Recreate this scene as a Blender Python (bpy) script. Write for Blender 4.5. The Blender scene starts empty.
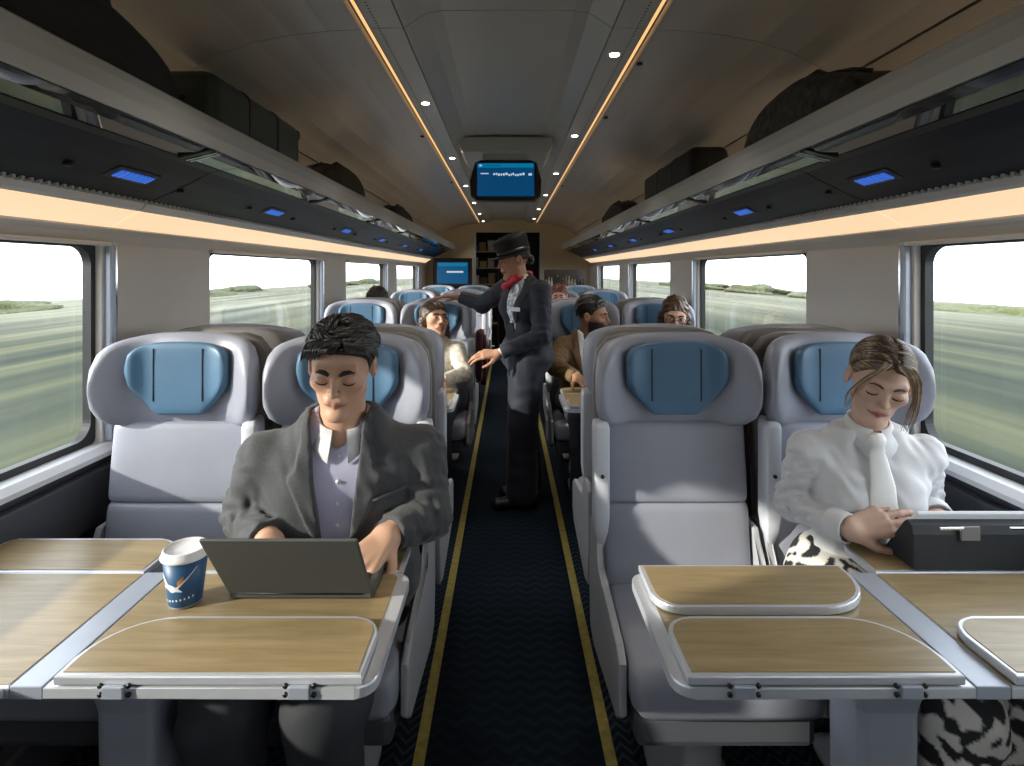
import bpy, bmesh, math, random
import numpy as np
from mathutils import Vector, Matrix
PI = math.pi
SC = bpy.context.scene
COL = SC.collection

# ------------------------------------------------------------------ camera
# a level camera with a shifted lens: horizon at pixel row 272, vanishing point at column 508
FPX = 560.0
cam_d = bpy.data.cameras.new('camera'); cam = bpy.data.objects.new('camera', cam_d); COL.objects.link(cam)
cam.location = (0, 0, 1.44); cam.rotation_euler = (PI / 2, 0, 0)
cam_d.sensor_width = 36; cam_d.lens = FPX / 1024 * 36
cam_d.shift_x = 4 / 1024; cam_d.shift_y = -111 / 1024
cam_d.clip_start = 0.05; cam_d.clip_end = 2000
SC.camera = cam

# ------------------------------------------------------------------ world, sun, exposure
SC.view_settings.view_transform = 'Standard'; SC.view_settings.look = 'None'
SC.view_settings.gamma = 1.0; SC.view_settings.use_curve_mapping = False
SC.view_settings.exposure = 0.38
W = bpy.data.worlds.new('sky'); SC.world = W; W.use_nodes = True
wn = W.node_tree; wn.nodes.clear()
def wnode(t, **k):
    n = wn.nodes.new(t)
    for a, b in k.items(): setattr(n, a, b)
    return n
wo = wnode('ShaderNodeOutputWorld'); wb = wnode('ShaderNodeBackground')
tc = wnode('ShaderNodeTexCoord'); mp = wnode('ShaderNodeMapping'); nz = wnode('ShaderNodeTexNoise')
mp.inputs['Scale'].default_value = (2.0, 2.0, 9.0)
nz.inputs['Scale'].default_value = 1.6; nz.inputs['Detail'].default_value = 4
cr = wnode('ShaderNodeValToRGB')
cr.color_ramp.elements[0].position = 0.36; cr.color_ramp.elements[0].color = (.50, .54, .60, 1)
cr.color_ramp.elements[1].position = 0.60; cr.color_ramp.elements[1].color = (.90, .96, 1.04, 1)
wn.links.new(tc.outputs['Generated'], mp.inputs['Vector']); wn.links.new(mp.outputs['Vector'], nz.inputs['Vector'])
wn.links.new(nz.outputs['Fac'], cr.inputs['Fac']); wn.links.new(cr.outputs['Color'], wb.inputs['Color'])
SKY = 4.2
wb.inputs['Strength'].default_value = SKY
wn.links.new(wb.outputs['Background'], wo.inputs['Surface'])
# sun from the left of the carriage and a little behind the camera, 24 degrees up
sun_d = bpy.data.lights.new('sun', 'SUN'); sun_d.energy = 5.2; sun_d.angle = math.radians(1.5); sun_d.color = (1, .93, .82)
sun = bpy.data.objects.new('sun', sun_d); COL.objects.link(sun)
sun.rotation_euler = Vector((1, .42, -.37)).to_track_quat('-Z', 'Y').to_euler()
SC.cycles.max_bounces = 8; SC.cycles.diffuse_bounces = 5; SC.cycles.transparent_max_bounces = 12
SC.cycles.caustics_reflective = False; SC.cycles.caustics_refractive = False
SC.cycles.sample_clamp_indirect = 6.0

# ------------------------------------------------------------------ materials
MATS = {}
def new_mat(name):
    m = bpy.data.materials.new(name); m.use_nodes = True; m.node_tree.nodes.clear()
    return m, m.node_tree
def mat(name, col, rough=.5, metal=0., spec=.5, noise=0., nscale=20., bump=0., bscale=200., emit=None, estr=0., coat=0., attr=False, stretch=None, sheen=0., sss=0.):
    if name in MATS: return MATS[name]
    m, t = new_mat(name); N = t.nodes; L = t.links
    o = N.new('ShaderNodeOutputMaterial'); p = N.new('ShaderNodeBsdfPrincipled')
    L.new(p.outputs[0], o.inputs[0])
    p.inputs['Base Color'].default_value = (*col, 1); p.inputs['Roughness'].default_value = rough
    p.inputs['Metallic'].default_value = metal; p.inputs['Specular IOR Level'].default_value = spec
    if coat: p.inputs['Coat Weight'].default_value = coat
    if sheen: p.inputs['Sheen Weight'].default_value = sheen
    if sss:
        p.inputs['Subsurface Weight'].default_value = sss; p.inputs['Subsurface Radius'].default_value = (.012, .005, .003); p.inputs['Subsurface Scale'].default_value = 1.0
    src = None
    c = N.new('ShaderNodeTexCoord')
    vec = c.outputs['Object']
    if stretch:
        mm = N.new('ShaderNodeMapping'); mm.inputs['Scale'].default_value = stretch; L.new(vec, mm.inputs['Vector']); vec = mm.outputs['Vector']
    if attr:
        a = N.new('ShaderNodeAttribute'); a.attribute_name = 'Col'; src = a.outputs['Color']
    if noise:
        n = N.new('ShaderNodeTexNoise'); n.inputs['Scale'].default_value = nscale; n.inputs['Detail'].default_value = 5
        L.new(vec, n.inputs['Vector'])
        mr = N.new('ShaderNodeMapRange'); mr.inputs['From Min'].default_value = .3; mr.inputs['From Max'].default_value = .7
        mr.inputs['To Min'].default_value = 1 - noise; mr.inputs['To Max'].default_value = 1 + noise
        L.new(n.outputs['Fac'], mr.inputs['Value'])
        mx = N.new('ShaderNodeMix'); mx.data_type = 'RGBA'; mx.blend_type = 'MULTIPLY'; mx.inputs[0].default_value = 1
        if src is not None: L.new(src, mx.inputs[6])
        else: mx.inputs[6].default_value = (*col, 1)
        cc = N.new('ShaderNodeCombineColor')
        for i in range(3): L.new(mr.outputs[0], cc.inputs[i])
        L.new(cc.outputs[0], mx.inputs[7]); src = mx.outputs[2]
    if src is not None: L.new(src, p.inputs['Base Color'])
    if bump:
        n = N.new('ShaderNodeTexNoise'); n.inputs['Scale'].default_value = bscale; n.inputs['Detail'].default_value = 3
        L.new(vec, n.inputs['Vector'])
        b = N.new('ShaderNodeBump'); b.inputs['Strength'].default_value = bump; b.inputs['Distance'].default_value = .01
        L.new(n.outputs['Fac'], b.inputs['Height']); L.new(b.outputs[0], p.inputs['Normal'])
    if emit:
        p.inputs['Emission Color'].default_value = (*emit, 1); p.inputs['Emission Strength'].default_value = estr
    MATS[name] = m
    return m

leather = mat('grey leather', (.295, .31, .37), .42, noise=.05, nscale=6, bump=.06, bscale=350)
leather_d = mat('taupe seat shell', (.17, .16, .155), .5, noise=.06, nscale=5)
shell_l = mat('light grey plastic', (.42, .43, .46), .35, noise=.03)
pillow_m = mat('blue leather', (.075, .165, .27), .45, noise=.08, nscale=8, bump=.08, bscale=300)
pillow_s = mat('dark blue stitching', (.012, .03, .06), .7)
armrest_m = mat('pale grey armrest plastic', (.60, .63, .69), .3)
blackp = mat('black plastic', (.012, .012, .014), .4)
alu = mat('brushed aluminium', (.66, .69, .74), .32, .45, noise=.04, nscale=30, stretch=(1, 12, 1))
alu_p = mat('silver painted metal', (.42, .46, .54), .33, .35, noise=.03)
chrome = mat('chrome', (.75, .77, .8), .12, 1.0)
wall_m = mat('warm grey wall panel', (.63, .60, .555), .45, noise=.03, nscale=3)
wall_low = mat('charcoal side panel', (.085, .09, .105), .5, noise=.06, nscale=9)
ceil_m = mat('satin ceiling panel', (.44, .42, .39), .30, .15, noise=.04, nscale=2)
ceil_c = mat('grey ceiling centre', (.50, .51, .50), .36, .1, noise=.03, nscale=2)
rail_m = mat('luggage rack rail grey', (.72, .72, .73), .36, .1, noise=.03, nscale=4)
under_m = mat('dark navy rack underside', (.008, .010, .018), .38, spec=.2, noise=.1, nscale=14)
sill_m = mat('pale window sill', (.82, .84, .88), .3)
gasket_m = mat('black window rubber', (.02, .021, .023), .5)
strip_y = mat('yellow aisle strip', (.33, .27, .07), .7, noise=.25, nscale=40)
endwall_m = mat('beige bulkhead', (.52, .42, .27), .5, noise=.04, nscale=3)
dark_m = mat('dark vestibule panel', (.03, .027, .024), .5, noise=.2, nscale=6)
warm_e = mat('warm light diffuser', (.6, .5, .4), .5, emit=(1, .70, .42), estr=.70)
up_e = mat('rack uplight', (.6, .4, .2), .5, emit=(1, .74, .48), estr=5.0)
led_e = mat('warm led line', (.6, .4, .2), .5, emit=(1, .58, .25), estr=.8)
down_e = mat('downlight lens', (.9, .9, .9), .3, emit=(1, .93, .82), estr=14)
blue_e = mat('blue seat number light', (.02, .05, .2), .4, emit=(.05, .20, .9), estr=.45)
screen_e = mat('blue screen', (.005, .03, .08), .2, emit=(.0, .085, .25), estr=.42)
screen_h = mat('light blue screen band', (.01, .05, .1), .2, emit=(.0, .28, .55), estr=.42)
screen_t = mat('white screen marks', (.2, .2, .2), .2, emit=(.55, .75, .9), estr=.6)

def glass_mat(name, tint=(1, 1, 1), refl=.10, rough=.0):
    m, t = new_mat(name); N = t.nodes; L = t.links
    o = N.new('ShaderNodeOutputMaterial'); mx = N.new('ShaderNodeMixShader'); tr = N.new('ShaderNodeBsdfTransparent'); gl = N.new('ShaderNodeBsdfGlossy')
    lw = N.new('ShaderNodeLayerWeight'); lw.inputs['Blend'].default_value = .18
    mu = N.new('ShaderNodeMath'); mu.operation = 'MULTIPLY'; mu.inputs[1].default_value = refl * 5
    tr.inputs[0].default_value = (*tint, 1); gl.inputs['Roughness'].default_value = rough
    L.new(lw.outputs['Fresnel'], mu.inputs[0]); L.new(mu.outputs[0], mx.inputs[0]); L.new(tr.outputs[0], mx.inputs[1]); L.new(gl.outputs[0], mx.inputs[2]); L.new(mx.outputs[0], o.inputs[0])
    MATS[name] = m; return m
pane_m = glass_mat('clear window glass', (.97, .98, .97), .06)
strip_glass = glass_mat('smoked rack glass', (.10, .115, .15), .5, .02)

def wood_mat():
    m, t = new_mat('oak laminate'); N = t.nodes; L = t.links
    o = N.new('ShaderNodeOutputMaterial'); p = N.new('ShaderNodeBsdfPrincipled'); L.new(p.outputs[0], o.inputs[0])
    c = N.new('ShaderNodeTexCoord'); mp = N.new('ShaderNodeMapping'); mp.inputs['Scale'].default_value = (2.2, 26, 1); mp.inputs['Rotation'].default_value = (0, 0, .06)
    L.new(c.outputs['Object'], mp.inputs['Vector'])
    n = N.new('ShaderNodeTexNoise'); n.inputs['Scale'].default_value = 2.2; n.inputs['Detail'].default_value = 6; n.inputs['Distortion'].default_value = .6
    L.new(mp.outputs[0], n.inputs['Vector'])
    n2 = N.new('ShaderNodeTexNoise'); n2.inputs['Scale'].default_value = 9; n2.inputs['Detail'].default_value = 3; L.new(mp.outputs[0], n2.inputs['Vector'])
    ad = N.new('ShaderNodeMath'); ad.operation = 'MULTIPLY_ADD'; ad.inputs[1].default_value = .35; L.new(n2.outputs['Fac'], ad.inputs[0]); L.new(n.outputs['Fac'], ad.inputs[2])
    r = N.new('ShaderNodeValToRGB'); e = r.color_ramp.elements
    e[0].position = .42; e[0].color = (.245, .18, .088, 1); e[1].position = .92; e[1].color = (.375, .285, .155, 1)
    L.new(ad.outputs[0], r.inputs[0]); L.new(r.outputs[0], p.inputs['Base Color']); p.inputs['Roughness'].default_value = .30
    MATS['oak laminate'] = m; return m
wood = wood_mat()

def carpet_mat(name, base, hi, scale, zig):
    m, t = new_mat(name); N = t.nodes; L = t.links
    o = N.new('ShaderNodeOutputMaterial'); p = N.new('ShaderNodeBsdfPrincipled'); L.new(p.outputs[0], o.inputs[0])
    c = N.new('ShaderNodeTexCoord'); sx = N.new('ShaderNodeSeparateXYZ'); L.new(c.outputs['Object'], sx.inputs[0])
    def M(op, a, b=None, v=None):
        q = N.new('ShaderNodeMath'); q.operation = op
        L.new(a, q.inputs[0])
        if b is not None: L.new(b, q.inputs[1])
        elif v is not None: q.inputs[1].default_value = v
        return q.outputs[0]
    fx = M('FRACT', M('MULTIPLY', sx.outputs[0], v=scale)); tri = M('ABSOLUTE', M('SUBTRACT', fx, v=.5))
    y = M('ADD', M('MULTIPLY', sx.outputs[1], v=scale * 1.6), M('MULTIPLY', tri, v=zig))
    st = M('GREATER_THAN', M('FRACT', y), v=.62)
    n = N.new('ShaderNodeTexNoise'); n.inputs['Scale'].default_value = 260; n.inputs['Detail'].default_value = 2; L.new(c.outputs['Object'], n.inputs['Vector'])
    n3 = N.new('ShaderNodeTexNoise'); n3.inputs['Scale'].default_value = 3; L.new(c.outputs['Object'], n3.inputs['Vector'])
    k = M('MULTIPLY', M('MULTIPLY', st, n.outputs['Fac']), M('MULTIPLY', n3.outputs['Fac'], v=2.0))
    mx = N.new('ShaderNodeMix'); mx.data_type = 'RGBA'; L.new(k, mx.inputs[0]); mx.inputs[6].default_value = (*base, 1); mx.inputs[7].default_value = (*hi, 1)
    L.new(mx.outputs[2], p.inputs['Base Color']); p.inputs['Roughness'].default_value = .95; p.inputs['Specular IOR Level'].default_value = .1
    b = N.new('ShaderNodeBump'); b.inputs['Strength'].default_value = .5; b.inputs['Distance'].default_value = .004; L.new(n.outputs['Fac'], b.inputs['Height']); L.new(b.outputs[0], p.inputs['Normal'])
    MATS[name] = m; return m
carpet = carpet_mat('navy carpet', (.007, .012, .020), (.014, .025, .038), 12, 1.2)
carpet2 = carpet_mat('navy zigzag carpet', (.009, .014, .022), (.045, .07, .10), 16, 2.0)

# ------------------------------------------------------------------ mesh helpers
def tag(o, label=None, cat=None, group=None, kind=None):
    if label: o['label'] = label
    if cat: o['category'] = cat
    if group: o['group'] = group
    if kind: o['kind'] = kind
    return o
def empty(name, loc=(0, 0, 0), rz=0., **k):
    o = bpy.data.objects.new(name, None); COL.objects.link(o); o.location = loc; o.rotation_euler = (0, 0, rz); o.empty_display_size = .1
    return tag(o, **k)
def link_mesh(me, name, m, parent=None, smooth=False, loc=None, **k):
    if m is not None: me.materials.append(m)
    if smooth: me.shade_smooth()
    o = bpy.data.objects.new(name, me); COL.objects.link(o)
    if parent is not None: o.parent = parent
    if loc is not None: o.location = loc
    return tag(o, **k)
def bm_obj(bm, name, m, parent=None, smooth=False, **k):
    me = bpy.data.meshes.new(name); bmesh.ops.recalc_face_normals(bm, faces=bm.faces); bm.to_mesh(me); bm.free()
    return link_mesh(me, name, m, parent, smooth, **k)
def data_obj(vs, fs, name, m, parent=None, smooth=False, **k):
    me = bpy.data.meshes.new(name); me.from_pydata([tuple(map(float, v)) for v in vs], [], fs); me.update()
    return link_mesh(me, name, m, parent, smooth, **k)
def add_box(bm, c, s, bev=0., seg=2, rot=None):
    r = bmesh.ops.create_cube(bm, size=1.0); vs = r['verts']
    bmesh.ops.scale(bm, vec=s, verts=vs)
    if bev > 0:
        es = list({e for v in vs for e in v.link_edges})
        rr = bmesh.ops.bevel(bm, geom=es, offset=min(bev, min(s) * .49), segments=seg, affect='EDGES', profile=.5)
        vs = list({v for f in rr['faces'] for v in f.verts} | {v for v in vs if v.is_valid})
    if rot is not None: bmesh.ops.rotate(bm, cent=(0, 0, 0), matrix=rot, verts=vs)
    bmesh.ops.translate(bm, vec=c, verts=vs)
    return vs
def box(name, c, s, m, parent=None, bev=0., seg=2, rot=None, smooth=None, **k):
    bm = bmesh.new(); add_box(bm, (0, 0, 0), s, bev, seg, rot)
    bmesh.ops.translate(bm, vec=c, verts=bm.verts)
    return bm_obj(bm, name, m, parent, smooth if smooth is not None else False, **k)
def span(name, x0, x1, y0, y1, z0, z1, m, parent=None, bev=0., **k):
    return box(name, ((x0 + x1) / 2, (y0 + y1) / 2, (z0 + z1) / 2), (abs(x1 - x0), abs(y1 - y0), abs(z1 - z0)), m, parent, bev, **k)
def add_prism(bm, outline, axis, a, b, bev=0., seg=2):
    """outline: 2-D points; extruded along axis ('x','y','z') from a to b"""
    def P(u, v, w): return {'x': (w, u, v), 'y': (u, w, v), 'z': (u, v, w)}[axis]
    v0 = [bm.verts.new(P(u, v, a)) for u, v in outline]; v1 = [bm.verts.new(P(u, v, b)) for u, v in outline]
    n = len(outline); f0 = bm.faces.new(v0); f1 = bm.faces.new(v1[::-1])
    for i in range(n): bm.faces.new((v0[i], v0[(i + 1) % n], v1[(i + 1) % n], v1[i]))
    if bev > 0:
        es = list(f0.edges) + list(f1.edges)
        bmesh.ops.bevel(bm, geom=es, offset=bev, segments=seg, affect='EDGES', profile=.5)
def prism(name, outline, axis, a, b, m, parent=None, bev=0., seg=2, **k):
    bm = bmesh.new(); add_prism(bm, outline, axis, a, b, bev, seg); return bm_obj(bm, name, m, parent, **k)
def loft_data(rings, cap=True):
    n = len(rings[0]); vs = [p for r in rings for p in r]; fs = []
    for i in range(len(rings) - 1):
        for j in range(n):
            a = i * n + j; b = i * n + (j + 1) % n; fs.append((a, b, b + n, a + n))
    if cap:
        fs.append(tuple(range(n))[::-1]); fs.append(tuple(range((len(rings) - 1) * n, len(rings) * n)))
    return vs, fs
def loft(name, rings, m, parent=None, smooth=True, cap=True, **k):
    vs, fs = loft_data(rings, cap)
    bm = bmesh.new(); bv = [bm.verts.new(v) for v in vs]
    for f in fs: bm.faces.new([bv[i] for i in f])
    return bm_obj(bm, name, m, parent, smooth, **k)
def tube_data(pts, rad, n=8):
    pts = [Vector(p) for p in pts]; rings = []
    up = Vector((.13, .21, .97))
    for i, p in enumerate(pts):
        t = (pts[min(i + 1, len(pts) - 1)] - pts[max(i - 1, 0)]).normalized()
        a = t.cross(up)
        if a.length < 1e-4: a = t.cross(Vector((1, 0, 0)))
        a.normalize(); b = t.cross(a).normalized(); up = -b if False else up
        r = rad[i] if hasattr(rad, '__len__') else rad
        rings.append([p + (a * math.cos(q) + b * math.sin(q)) * r for q in [2 * PI * j / n for j in range(n)]])
    return loft_data(rings)
def tubes(name, paths, m, parent=None, n=8, smooth=True, **k):
    V = []; F = []
    for pts, r in paths:
        vs, fs = tube_data(pts, r, n); o = len(V); V += vs; F += [tuple(i + o for i in f) for f in fs]
    return data_obj(V, F, name, m, parent, smooth, **k)
def disc_ring(cx, cy, z, r, n=24, ry=None): return [Vector((cx + r * math.cos(2 * PI * i / n), cy + (ry or r) * math.sin(2 * PI * i / n), z)) for i in range(n)]
def turned(name, prof, m, parent=None, n=24, axis='z', c=(0, 0, 0), **k):
    rings = []
    for r, z in prof:
        ring = []
        for i in range(n):
            a = 2 * PI * i / n; u, v = r * math.cos(a), r * math.sin(a)
            p = {'z': (u, v, z), 'y': (u, z, v), 'x': (z, u, v)}[axis]; ring.append(Vector(p) + Vector(c))
        rings.append(ring)
    return loft(name, rings, m, parent, **k)
def superring(cx, cy, hw, hd, z, e=4., n=28):
    r = []
    for i in range(n):
        a = 2 * PI * i / n; c, s = math.cos(a), math.sin(a)
        r.append(Vector((cx + hw * math.copysign(abs(c) ** (2 / e), c), cy + hd * math.copysign(abs(s) ** (2 / e), s), z)))
    return r
def copy_tree(o, parent=None):
    c = o.copy(); COL.objects.link(c)
    if parent is not None:
        c.parent = parent
    for ch in list(o.children): copy_tree(ch, c)
    return c
def rounded(u0, u1, v0, v1, rs, n=6):
    """outline of a rectangle with corner radii rs = (u0v0, u1v0, u1v1, u0v1)"""
    out = []
    for (cu, cv, r, a0) in ((u0, v0, rs[0], PI), (u1, v0, rs[1], 1.5 * PI), (u1, v1, rs[2], 0), (u0, v1, rs[3], .5 * PI)):
        su = 1 if cu == u0 else -1; sv = 1 if cv == v0 else -1
        if r <= 0: out.append((cu, cv)); continue
        for i in range(n + 1):
            a = a0 + .5 * PI * i / n; out.append((cu + su * r + r * math.cos(a), cv + sv * r + r * math.sin(a)))
    return out
# ------------------------------------------------------------------ the carriage shell
Y0, Y1 = -2.2, 9.3
XW = 1.36
WIN = [(-1.73, -.27), (.41, 1.87), (2.55, 4.01), (4.69, 6.15), (6.83, 8.29)]
ZS, ZT = .87, 1.54

fl = data_obj([(-.262, Y0, 0), (.303, Y0, 0), (.303, Y1 + 2, 0), (-.262, Y1 + 2, 0)], [(0, 1, 2, 3)], 'floor', carpet, kind='structure', label='dark navy carpet running down the aisle')
span('carpet_field', -1.46, -.262, Y0, Y1, -.05, 0.0, carpet2, fl)
span('carpet_field', .303, 1.46, Y0, Y1, -.05, 0.0, carpet2, fl)
span('subfloor', -1.46, 1.46, Y0, Y1 + 2, -.12, -.051, dark_m, fl)
for i, x in enumerate((-.262, .303)):
    span(f'trim_{i+1}', x - .017, x + .017, Y0, Y1, .0, .004, strip_y, kind='structure', label='yellow strip along the ' + ('edge of the aisle carpet beside the man with the laptop' if i == 0 else 'edge of the aisle carpet beside the empty seat'))

def strip_solid(name, prof, y0, y1, m, parent=None, t=.012, up=1, smooth=False, **k):
    """a bent panel: profile in x,z extruded along y with thickness"""
    n = len(prof); off = []
    for i, (x, z) in enumerate(prof):
        a = prof[max(i - 1, 0)]; b = prof[min(i + 1, n - 1)]
        tx, tz = b[0] - a[0], b[1] - a[1]; l = math.hypot(tx, tz); off.append((x - tz / l * t * up, z + tx / l * t * up))
    out = list(prof) + off[::-1]
    return prism(name, out, 'y', y0, y1, m, parent, smooth=smooth, **k)

mods = [(Y0, -.28), (-.28, 1.86), (1.86, 4.0), (4.0, 6.14), (6.14, 8.28), (8.28, Y1)]
for s, side in ((-1, 'left'), (1, 'right')):
    other = 'by the laptop table' if s < 0 else 'by the tablet table'
    w = span('wall_' + side, s * XW, s * (XW + .052), Y0, Y1, -.05, .84, wall_low, kind='structure', label='train side wall with windows ' + other)
    # lower detail: a kick duct and a ledge panel under the sill
    span('heater_duct', s * 1.30, s * XW, Y0, Y1, 0, .16, wall_low, w, bev=.01)
    span('ledge_panel', s * 1.325, s * XW, Y0, Y1, .62, .80, wall_low, w, bev=.008)
    prism('sill', [(s * 1.315, .835), (s * 1.315, .85), (s * 1.335, .868), (s * (XW + .052), .872), (s * (XW + .052), .835)], 'y', Y0, Y1, sill_m, w)
    span('header', s * XW, s * (XW + .052), Y0, Y1, ZT, 2.34, wall_m, w)
    prism('cove', [(s * XW, ZT - .012), (s * (XW + .01), ZT - .012), (s * (XW + .01), 1.60), (s * 1.322, 1.60), (s * 1.318, 1.583), (s * 1.335, 1.567)], 'y', Y0, Y1, wall_m, w)
    ys = [Y0] + [v for p in WIN for v in p] + [Y1]
    for i in range(0, len(ys), 2):
        span('wall_panel', s * (XW - .004), s * (XW + .052), ys[i], ys[i + 1], ZS - .01, ZT + .004, wall_m, w, bev=.004)
    for n, (a, b) in enumerate(WIN):
        if n == 0 : nm = 'behind'
        wi = empty(f'window_{n + 1 + (0 if s < 0 else 5)}', (s * (XW + .03), (a + b) / 2, ZS), kind='structure',
                   label='wide carriage window with black rubber frame ' + (['past the table', 'beside the front table', 'beside the second row of tables', 'beside the third row', 'beside the last row'][n]) + (' on the laptop side' if s < 0 else ' on the tablet side'))
        hw = (b - a) / 2; h = ZT - ZS
        o1 = rounded(-hw, hw, 0, h, (.02,) * 4, 8); o2 = rounded(-hw + .020, hw - .020, .022, h - .018, (.06,) * 4, 8)
        bm = bmesh.new(); q = len(o1); R = []
        for xx in (-.012 * s, .016 * s):
            R.append(([bm.verts.new((xx, u, v)) for u, v in o1], [bm.verts.new((xx, u, v)) for u, v in o2]))
        for i in range(q):
            j = (i + 1) % q
            bm.faces.new((R[0][0][i], R[0][0][j], R[0][1][j], R[0][1][i])); bm.faces.new((R[1][0][i], R[1][1][i], R[1][1][j], R[1][0][j]))
            bm.faces.new((R[0][1][i], R[0][1][j], R[1][1][j], R[1][1][i])); bm.faces.new((R[0][0][i], R[1][0][i], R[1][0][j], R[0][0][j]))
        bm_obj(bm, 'window_frame', gasket_m, wi)
        span('pane', .008 * s, .014 * s, -hw + .02, hw - .02, .015, h - .015, pane_m, wi)
        # blind track: a bright post with a dark slot at the far end of the opening
        tr = box('blind_track', (-.045 * s, hw + .028, h / 2), (.03, .032, h + .0), alu_p, wi, bev=.008)
        box('track_slot', (-.062 * s, hw + .028, h / 2), (.004, .008, h - .02), chrome, tr)
        box('blind_rail', (-.045 * s, 0, h - .006), (.026, 2 * hw + .03, .014), wall_m, wi, bev=.004)

# ceiling
ce = span('ceiling', -1.46, 1.46, Y0, Y1, 2.34, 2.42, ceil_c, kind='structure', label='curved satin ceiling with warm light lines')
for (a, b) in mods:
    a2, b2 = a + .002, b - .002
    strip_solid('centre_panel', [(-.345, 2.25), (-.33, 2.262), (-.27, 2.30), (-.22, 2.308), (0, 2.31), (.22, 2.308), (.27, 2.30), (.33, 2.262), (.345, 2.25)], a2, b2, ceil_c, ce, smooth=False)
    for s in (-1, 1):
        side_ud = 1 if s > 0 else -1
        strip_solid('lamp_panel', [(s * .35, 2.25), (s * .455, 2.25), (s * .46, 2.262)], a2, b2, ceil_c, ce, up=side_ud)
        strip_solid('side_panel', [(s * .486, 2.262), (s * .49, 2.244), (s * .60, 2.240), (s * .72, 2.226), (s * .84, 2.203), (s * .95, 2.165), (s * 1.04, 2.118), (s * 1.10, 2.078)], a2, b2, ceil_m, ce, up=side_ud)
        strip_solid('shoulder_panel', [(s * 1.103, 2.072), (s * 1.18, 2.005), (s * 1.25, 1.92), (s * 1.31, 1.83), (s * 1.34, 1.75)], a2, b2, ceil_m, ce, up=side_ud)
for s in (-1, 1):
    lw = span('led_line', s * .470, s * .480, Y0, Y1, 2.264, 2.268, led_e, ce)
    bm = bmesh.new(); y = .7
    while y < 8.6:
        for dx in (.0,):
            c = (s * (.428 + dx), y, 2.2488); vs = [bm.verts.new((c[0] + .0042 * math.cos(q * PI / 3), c[1] + .0042 * math.sin(q * PI / 3), c[2])) for q in range(6)]
            bm.faces.new(vs)
        y += .020
    bm_obj(bm, 'air_hole', blackp, ce, kind='stuff')
    # small round sprinkler-like fittings
    for y in ((1.62, 3.3, 5.0) if s < 0 else (2.15, 2.9, 5.2)):
        turned('ceiling_fitting', [(.012, -.004), (.012, .004)], blackp, ce, 10, c=(s * .505, y, 2.238))
# downlights
def downlight(x, y, label, grp):
    r = empty('downlight', (x, y, 2.25), label=label, cat='light', group=grp)
    turned('bezel', [(.019, -.003), (.026, -.004), (.028, .003), (.019, .004)], chrome, r, 20)
    turned('lens', [(.018, -.0055), (.019, .002)], down_e, r, 20)
    l = bpy.data.lights.new('downlight_beam', 'SPOT'); l.energy = 9; l.spot_size = 1.9; l.spot_blend = .8; l.shadow_soft_size = .02; l.color = (1, .9, .76)
    lo = bpy.data.objects.new('downlight_beam', l); COL.objects.link(lo); lo.parent = r; lo.location = (0, 0, -.02)
NTH = ('added to light the end wall, nearest', 'second', 'third', 'fourth', 'fifth', 'sixth', 'seventh')  # the endmost lamp of each row is added to brighten the bulkhead
for k, y in enumerate((8.9, 7.8, 6.53, 5.25, 3.97, 2.68, 1.40)): downlight(-.395, y, f'small round ceiling downlight, {NTH[k]} from the far bulkhead, laptop side row', 'ceiling downlights')
for k, y in enumerate((8.5, 7.2, 5.88, 4.60, 3.32, 2.08)): downlight(.395, y, f'small round ceiling downlight, {NTH[k]} from the far bulkhead, tablet side row', 'ceiling downlights')

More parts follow.
